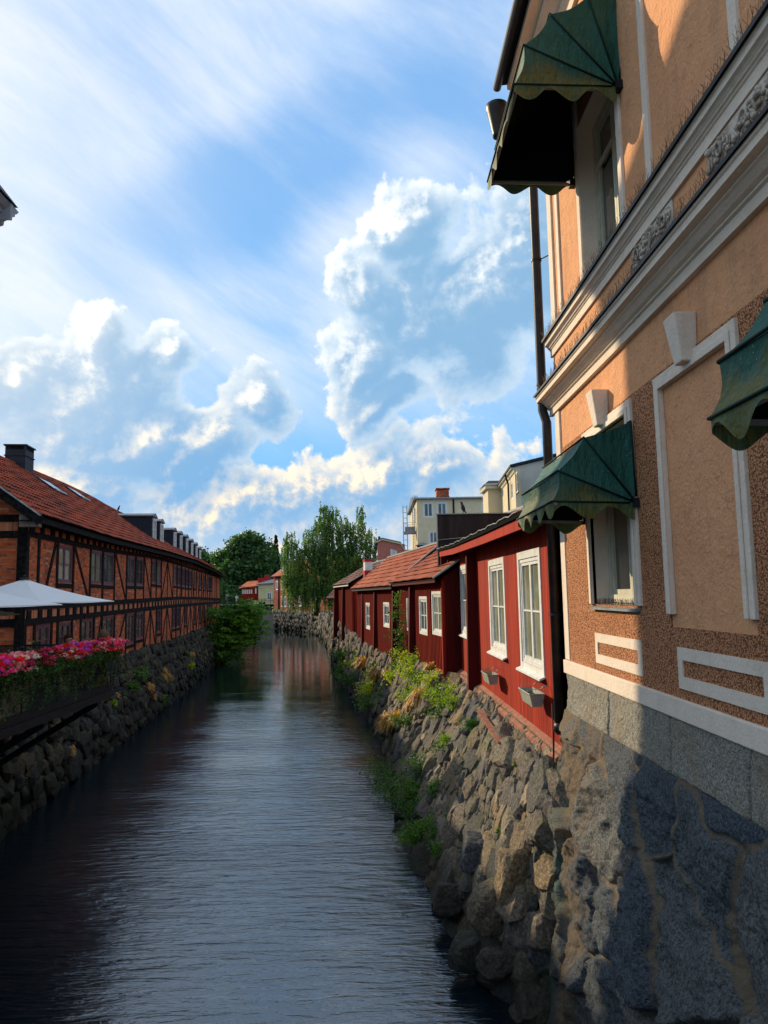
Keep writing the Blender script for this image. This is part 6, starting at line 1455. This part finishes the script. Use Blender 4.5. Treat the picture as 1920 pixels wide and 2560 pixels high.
for i, (txt, cols_) in enumerate(combo):
    y0 = yb_[i]; t = thing('planter', (DX, y0+.4, zp-.15), 'planter of '+txt, 'planter', 'flower planters along the terrace railing')
    mb = MB(); mb.prism(W0, [(6.30, zp-.17), (6.46, zp-.17), (6.48, zp+.0), (6.28, zp+.0)], y0, y0+.82); mb.build('box', MAT['black_metal'], t)
    cen = np.stack([DX+RNG.normal(.03, .11, 900), y0+RNG.uniform(-.05, .9, 900), zp+RNG.gamma(2.2, .06, 900)-.12], 1); leafobj('foliage', cen, .042, 'leaf_planter', t, elong=1.1)
    for ci, cname in enumerate(cols_):
        P = []; nh = 14
        for _ in range(nh):
            c = np.array([DX+RNG.normal(.06, .13), y0+RNG.uniform(-.03, .88), zp+RNG.uniform(.03, .34)]); d = RNG.normal(size=(26, 3)); d /= np.linalg.norm(d, axis=1)[:, None]; d[:, 2] = np.abs(d[:, 2])*.8; P.append(c+d*RNG.uniform(.045, .078))
        leafobj('blooms', np.concatenate(P), .044, cname, t, elong=1.0)
    cen = []
    for k in range(13):
        yy = y0+RNG.uniform(-.1, .95); L = RNG.uniform(.2, .80)*RNG.choice([.45, .8, 1]); x = DX+.05; m = int(L*150); zz = np.linspace(0, L, m)
        cen.append(np.stack([x+.06+.05*np.sin(zz*6+k)+RNG.normal(0, .02, m), yy+.07*np.sin(zz*4+k*2)+RNG.normal(0, .035, m), zp-.02-zz], 1))
    leafobj('ivy', np.concatenate(cen), .036, 'leaf_ivy', t, elong=1.1)
# parasols
def parasol(c, h, ang, zt, ze_, label, m='canvas_white', floor=DZ-.04, group='white parasols on the terrace'):
    t = thing('parasol', (c[0], c[1], floor), label, 'parasol', group)
    C = [np.array([c[0]+h*math.cos(ang+k*PI/2), c[1]+h*math.sin(ang+k*PI/2), ze_]) for k in range(4)]; A = np.array([c[0], c[1], zt])
    mb = MB()
    for k in range(4):
        a, b = C[k], C[(k+1) % 4]; n = 8
        for i in range(n):
            for j in range(n-i):
                def P(i_, j_):
                    w1, w2 = i_/n, j_/n; p = A*(1-w1-w2)+a*w1+b*w2; p = p.copy(); p[2] -= .22*h/2.1*4*(w1+w2)*(1-(w1+w2))*.25+.06*w1*w2*4*.5; return p
                mb.quad([P(i, j), P(i+1, j), P(i, j+1)])
                if i+j < n-1: mb.quad([P(i+1, j), P(i+1, j+1), P(i, j+1)])
        mb.quad([a, b, b-np.array([0, 0, .02]), a-np.array([0, 0, .02])])
    mb.build('canopy', MAT[m], t)
    mb = MB(); mb.tube([(c[0], c[1], floor), (c[0], c[1], zt)], .028, 10); mb.build('pole', MAT['steel_dark'], t)
    mb = MB(); mb.lathe((c[0], c[1], zt-.01), [(.11, 0), (.10, .025), (.03, .035), (.03, .06), (.035, .08), (.0, .10)], 12); mb.build('finial', MAT['black_metal'], t)
    for k in range(4): mb = MB(); mb.tube([(c[0], c[1], zt-.35), (C[k]+A)/2-np.array([0, 0, .08])], .012, 5); mb.build('rib', MAT['steel_dark'], t)
    mb = MB(); bx3(mb, c[0]-.3, c[0]+.3, c[1]-.3, c[1]+.3, floor, floor+.08); mb.build('base', MAT['steel_dark'], t)
parasol((-7.95, 17.0), 2.0, R(35), .50, -.04, 'white parasol whose peak shows before the brick gable')
parasol((-7.95, 13.9), 2.05, R(36), .46, -.08, 'white parasol closest to the viewer, its peak cut off by the left edge')
parasol((-9.15, 17.6), .78, R(40), -.12, -.31, 'small dim beige parasol under the white ones at the left edge', 'canvas_beige', group=None)
mb = MB(); bx3(mb, -12, 2.6, -10, 1.7, -1.95, -1.65); tag(mb.build('road', MAT['pale_paving']), kind='structure')   # unseen bridge under the viewer, pale deck added to bounce sun onto the cornices
# ------------------------------------------------------------------ people
def person(name, base, facing, label, skin='skin', hair='hair_brown', top='cloth_dark', legs='cloth_blue', sit=False, h=1.72, bald=.0):
    """base: point on the ground (standing) or on the seat (sitting); facing: angle of the face direction"""
    t = thing(name, base, label, 'person'); k = h/1.72; c, s = math.cos(facing), math.sin(facing)
    def T(x, y, z): # x right, y forward
        return (base[0]+(x*s+y*c)*k, base[1]+(-x*c+y*s)*k, base[2]+z*k)
    hz_ = .0 if sit else .90
    J = {'hip': (0, 0, hz_+.05), 'waist': (0, .0, hz_+.22), 'chest': (0, .01, hz_+.42), 'neckb': (0, .0, hz_+.56), 'neck': (0, .02, hz_+.64), 'head': (0, .04, hz_+.73), 'top': (0, .02, hz_+.81)}
    Rr = {'hip': .15, 'waist': .13, 'chest': .15, 'neckb': .09, 'neck': .055, 'head': .082, 'top': .07}
    E_ = [('hip', 'waist'), ('waist', 'chest'), ('chest', 'neckb'), ('neckb', 'neck'), ('neck', 'head'), ('head', 'top')]
    for sd, q in ((-1, 'l'), (1, 'r')):
        J['sh'+q] = (sd*.19, 0, hz_+.50); Rr['sh'+q] = .06
        J['el'+q] = (sd*.25, .06 if not sit else .12, hz_+.24); Rr['el'+q] = .042
        J['wr'+q] = (sd*.20, .16 if not sit else .34, hz_+.04 if not sit else hz_+.22); Rr['wr'+q] = .028
        J['ha'+q] = (sd*.19, .20 if not sit else .42, hz_-.03 if not sit else hz_+.22); Rr['ha'+q] = .03
        J['hi'+q] = (sd*.09, 0, hz_); Rr['hi'+q] = .09
        J['kn'+q] = (sd*.10, .45, hz_+.02) if sit else (sd*.10, sd*.16, .48); Rr['kn'+q] = .06
        J['an'+q] = (sd*.10, .45, hz_-.40) if sit else (sd*.10, sd*.22-.05, .08); Rr['an'+q] = .042
        J['fo'+q] = (sd*.10, .60, hz_-.43) if sit else (sd*.10, sd*.22+.12, .04); Rr['fo'+q] = .04
        E_ += [('chest', 'sh'+q), ('sh'+q, 'el'+q), ('el'+q, 'wr'+q), ('wr'+q, 'ha'+q), ('hip', 'hi'+q), ('hi'+q, 'kn'+q), ('kn'+q, 'an'+q), ('an'+q, 'fo'+q)]
    def skinmesh(nm, keys, infl, m):
        ks = [q for q in J if q in keys]; ix = {q: i for i, q in enumerate(ks)}; me = bpy.data.meshes.new(nm)
        o3 = np.array(base, float)
        me.from_pydata([(np.array(T(*J[q]))-o3).tolist() for q in ks], [(ix[a], ix[b]) for a, b in E_ if a in ix and b in ix], [])
        o = bpy.data.objects.new(nm, me); col_link(o); o.parent = t; me.materials.append(MAT[m])
        md = o.modifiers.new('skin', 'SKIN'); 
        for i, q in enumerate(ks): me.skin_vertices[0].data[i].radius = ((Rr[q]*k+infl),)*2; me.skin_vertices[0].data[i].use_root = (q == 'hip' or (q == ks[0]))
        sd_ = o.modifiers.new('sub', 'SUBSURF'); sd_.levels = sd_.render_levels = 2; ORG[o.name] = o3; return o
    body = skinmesh('body', set(J), 0, skin)
    skinmesh('shirt', {'hip', 'waist', 'chest', 'neckb', 'shl', 'shr', 'ell', 'elr'}, .018, top)
    skinmesh('trousers', {'hip', 'hil', 'hir', 'knl', 'knr', 'anl', 'anr'}, .018, legs)
    V0, F0 = ICO[3]; c0 = np.array(T(0, -.005, hz_+.775)); mb = MB(); hv = V0*np.array([.098, .098, .115])*k
    keep = []; fwd = np.array([c, s, 0]); P = hv+c0
    for f in F0:
        m_ = V0[f].mean(0)
        if not (m_@fwd > .35 and m_[2] < .45) and m_[2] > -.55: keep.append(tuple(f))
    mb.raw(P, keep); mb.build('hair', MAT[hair], t, smooth=True)
    nb = MB(); p = np.array(T(0, .125, hz_+.735)); nb.raw(ICO[1][0]*np.array([.016, .016, .024])+p, ICO[1][1]); nb.build('nose', MAT[skin], body, smooth=True)
    for sx in (-1, 1):
        e = MB(); e.raw(ICO[1][0]*.012+np.array(T(sx*.033, .112, hz_+.762)), ICO[1][1]); e.build('eye', MAT['black_void'], body, smooth=True)
        e = MB(); e.raw(ICO[1][0]*np.array([.014, .014, .028])+np.array(T(sx*.092, .03, hz_+.745)), ICO[1][1]); e.build('ear', MAT[skin], body, smooth=True)
    mo = MB(); mo.beam(T(-.02, .118, hz_+.695), T(.02, .118, hz_+.695), .01, .007); mo.build('mouth', MAT['chimney_red'], body)
    return t
ph1 = atY(170, 1600, 17.3); person('person', (ph1[0], 17.3, -1.66), R(-20), 'dark haired person in profile seated behind the terrace flowers, nearer the viewer', sit=True)
ph2 = atY(258, 1588, 18.05); person('person', (ph2[0], 18.05, -1.60), R(120), 'fair haired person seated with back turned at the far end of the terrace', hair='hair_fair', sit=True)
for p in ((ph1[0], 17.3), (ph2[0], 18.05)):
    ch_ = thing('chair', (p[0], p[1], DZ-.04), 'dark terrace chair under the seated '+('dark haired' if p[1] < 17.5 else 'fair haired')+' person', 'chair')
    mb = MB(); bx3(mb, p[0]-.22, p[0]+.22, p[1]-.22, p[1]+.22, -1.66 if p[1] < 17.5 else -1.76, -1.63 if p[1] < 17.5 else -1.73); mb.build('seat', MAT['steel_dark'], ch_)
    for dx in (-.2, .2):
        for dy in (-.2, .2): mb = MB(); mb.tube([(p[0]+dx, p[1]+dy, DZ-.04), (p[0]+dx, p[1]+dy, -1.65)], .012, 6); mb.build('leg', MAT['steel_dark'], ch_)
tbp = thing('table', (-8.1, 17.6, DZ-.04), 'dark terrace table between the two seated people', 'table')
mb = MB(); mb.lathe((-8.15, 17.6, DZ+.68), [(.36, 0), (.36, .03)], 20); mb.build('table_top', MAT['steel_dark'], tbp)
mb = MB(); mb.lathe((-8.15, 17.6, DZ-.04), [(.24, 0), (.24, .02), (.03, .03), (.03, .72)], 14); mb.build('leg', MAT['steel_dark'], tbp)
pw = atY(592, 1500, fbY+2); person('person', (pw[0], fbY+2, bz+.05), R(-60), 'person in a pale pink top walking on the distant footbridge', top='cloth_pale', legs='cloth_pale', hair='hair_fair')
pw = atY(567.5, 1500, fbY+2.4); person('person', (pw[0], fbY+2.4, bz+.05), R(200), 'person in dark clothes and a white cap farther left on the footbridge', top='cloth_dark', hair='plaster_white')
# ------------------------------------------------------------------ pigeons
def pigeon(p, label, k=1.0, ang=0.0):
    t = thing('pigeon', p, label, 'bird'); V0, F0 = ICO[3]; c, s = math.cos(ang), math.sin(ang)
    def tr(V): V = np.asarray(V)*k; return np.stack([V[:, 0]*c-V[:, 1]*s, V[:, 0]*s+V[:, 1]*c, V[:, 2]], 1)+np.array(p)
    V = V0.copy(); V = V*np.array([.055, .05, .105]); V[:, 2] += .15; V[:, 0] += (V[:, 2]-.15)*.25
    neck = V0*np.array([.034, .032, .06])+np.array([.035, 0, .245]); head = V0*np.array([.03, .026, .027])+np.array([.052, 0, .295])
    mb = MB(); mb.raw(tr(V), F0); mb.raw(tr(neck), F0); mb.raw(tr(head), F0); mb.raw(tr([(-.03, -.03, .1), (-.03, .03, .1), (-.11, .025, -.02), (-.11, -.025, -.02), (-.01, -.02, .07), (-.01, .02, .07)]), [(0, 1, 2, 3), (4, 5, 2, 3), (0, 4, 3), (1, 5, 2)]); b = mb.build('body', MAT['pigeon_grey'], t, smooth=True)
    mb = MB(); mb.raw(tr([(.078, -.006, .297), (.078, .006, .297), (.10, 0, .288), (.078, 0, .284)]), [(0, 1, 2), (0, 3, 2), (1, 3, 2)]); mb.build('beak', MAT['stone_cornice'], t)
    for sy in (-.02, .02): mb = MB(); mb.tube(tr([(0, sy, .07), (.0, sy, .0), (.03, sy, .0)]), .005*k, 4); mb.build('leg', MAT['chimney_red'], t)
q = atY(1158, 1280, PY+.1); pigeon((q[0], PY+.1, 2.52), 'pigeon perched on top of the black parapet', 1.25, 2.5)
s_, z_ = LF.px(296, 1278, -RW_); pp_ = LF.pt(s_, -RW_, RZ+.1+float(zf(s_, 1))); pigeon(tuple(pp_), 'pigeon on the ridge of the long tiled roof before the dormers', 1.3, .3)

# ------------------------------------------------------------------ trees
def bl(L, Y, k=1.0):
    out = []
    for (u, v, ru, rv) in L:
        Yy = Y+RNG.uniform(-1, 1)*ru/1850*Y*.5; p = atY(u, v, Yy); out.append((p[0], Yy, p[2], ru/1850*Y*k, ru/1850*Y*.8*k, rv/1850*Y*k))
    return out
# weeping birch: hanging strands of small leaves
wbY = 86; wb = thing('weeping_birch', (-6.5, wbY, -2.3), 'tall weeping birch with hanging branches behind the red houses', 'tree')
BL = bl([(812, 1292, 22, 38), (838, 1315, 34, 52), (795, 1352, 42, 60), (866, 1345, 26, 50), (726, 1352, 20, 26), (732, 1385, 34, 40), (770, 1395, 30, 40), (820, 1400, 50, 55), (870, 1400, 40, 50), (903, 1290, 13, 32), (900, 1335, 26, 40), (925, 1355, 24, 38), (905, 1400, 42, 45), (735, 1440, 30, 35), (775, 1455, 38, 30), (835, 1455, 46, 30), (885, 1445, 50, 25)], wbY)
mb = MB(); limbs(mb, (-6.8, wbY, -2.3), BL, .32, 8); mb.build('trunk', MAT['bark'], wb, smooth=True)
st = np.concatenate([in_blobs(2500, BL, .45), in_blobs(800, BL[-4:], .3)-np.array([0, .5, .4])]); st = st[RNG.permutation(len(st))]; cen = []
for p in st:
    L = RNG.gamma(2.2, .75); L = min(L, max(.3, p[2]+2.0)); m = int(6+L*9); tt = np.linspace(0, 1, m); dx, dy = RNG.normal(0, .12, 2)
    if RNG.uniform() < .3: L *= .4
    cen.append(np.stack([p[0]+dx*np.sqrt(tt)+RNG.normal(0, .05, m), p[1]+dy*tt+RNG.normal(0, .05, m), p[2]+.15-L*tt], 1))
cen = np.concatenate(cen); leafobj('crown', cen, .13, 'leaf_birch', wb, elong=1.7, droop=.6)
for i, (L, Y, lm, lab, sz, n) in enumerate((
    ([(612, 1375, 52, 42), (585, 1395, 40, 35), (640, 1365, 28, 28), (668, 1385, 26, 30), (560, 1400, 30, 26), (622, 1352, 26, 20), (650, 1410, 44, 40), (600, 1425, 60, 34)], 175, 'leaf_oak', 'big rounded leafy tree rising above the footbridge', .62, 9000),
    ([(505, 1398, 20, 22), (528, 1406, 26, 20), (550, 1418, 30, 24), (540, 1440, 50, 30), (490, 1400, 30, 24), (460, 1400, 30, 24)], 182, 'leaf_oak', 'dark low tree just behind the end of the brick roof', .55, 6000),
    ([(592, 1455, 34, 32), (575, 1470, 26, 34), (612, 1470, 22, 26), (570, 1500, 30, 30), (600, 1492, 30, 20)], 174, 'leaf_pale', 'pale green willow bush beside the small orange roofed house', .5, 7000),
    ([(704, 1412, 9, 16), (712, 1422, 10, 14)], 185, 'leaf_oak', 'small pointed tree between the fir and the red house roof', .5, 1300),
    ([(660, 1450, 60, 30), (620, 1455, 50, 30), (560, 1460, 50, 40)], 190, 'leaf_oak', 'dark wooded mass behind the far houses', .7, 7000))):
    b = bl(L, Y, .84 if i == 0 else 1.0); tree('leafy_tree', lab, (float(np.mean([x[0] for x in b])), Y, -2.5), b, n, sz, lm, .45, nclump=6 if n > 2000 else 0)
fr_ = atY(690, 1400, 178); ft = thing('fir_tree', (fr_[0], 178, -2.4), 'narrow dark fir tree beside the big leafy tree', 'tree')
mb = MB(); ztop = atY(690, 1338, 178)[2]; mb.tube([(fr_[0], 178, -2.4), (fr_[0], 178, ztop)], [.35, .04], 8); mb.build('trunk', MAT['bark'], ft)
tt = RNG.uniform(0, 1, 5200)**.7; a = RNG.uniform(0, 2*PI, 5200); rr = (1-tt*0)*(1-tt)*0; hh = -1+ (ztop+1)*(1-tt); rad = (.15+2.0*tt)*(.55+.45*np.abs(np.sin(hh*3.2)))*RNG.uniform(.5, 1, 5200)
leafobj('crown', np.stack([fr_[0]+rad*np.cos(a), 178+rad*np.sin(a), hh-rad*.18], 1), .42, 'leaf_fir', ft, droop=.4)
# bush leaning over the water from the left bank
bb = bl([(552, 1535, 44, 26), (600, 1535, 40, 24), (625, 1522, 24, 14), (570, 1570, 52, 30), (612, 1570, 34, 26), (540, 1600, 44, 28), (590, 1600, 40, 26), (525, 1635, 32, 24), (560, 1632, 30, 22), (512, 1600, 22, 26), (628, 1550, 26, 24), (545, 1655, 26, 16), (635, 1575, 18, 14), (600, 1512, 30, 14), (640, 1538, 14, 12)], 64)
bu = thing('riverside_bush', LF.pt(64, .9, -4.5), 'broad layered green bush leaning over the water from the left bank', 'bush')
mb = MB(); base = LF.pt(64, .6, -4.8)
for b_ in bb: e = np.array(b_[:3]); mb.tube([base, (base+e)/2+np.array([0, 0, .4]), e], [.10, .06, .02], 5)
mb.build('trunk', MAT['bark'], bu)
c = in_blobs(760, bb, .25)+RNG.normal(size=(760, 3))*np.array([.35, .35, .18]); cen = []
for p in c:
    a = RNG.uniform(0, 2*PI); d = np.array([math.cos(a)+.4, math.sin(a)-.3, -.12]); m = 18; tt = RNG.uniform(0, 1.05, m); cen.append(p+np.outer(tt, d)+RNG.normal(size=(m, 3))*np.array([.12, .12, .045]))
leafobj('crown', np.concatenate(cen), .15, 'leaf_bush', bu, elong=1.7)
hd = thing('garden_trees', (-30, 230, -2.5), 'far dark treeline closing the view behind the houses', 'treeline'); 
hb = bl([(u, 1440+RNG.uniform(-10, 12), 50, 42) for u in range(380, 1100, 45)], 240); leafobj('crown', in_blobs(9000, hb, .4), 1.3, 'leaf_oak', hd); hd['kind'] = 'stuff'
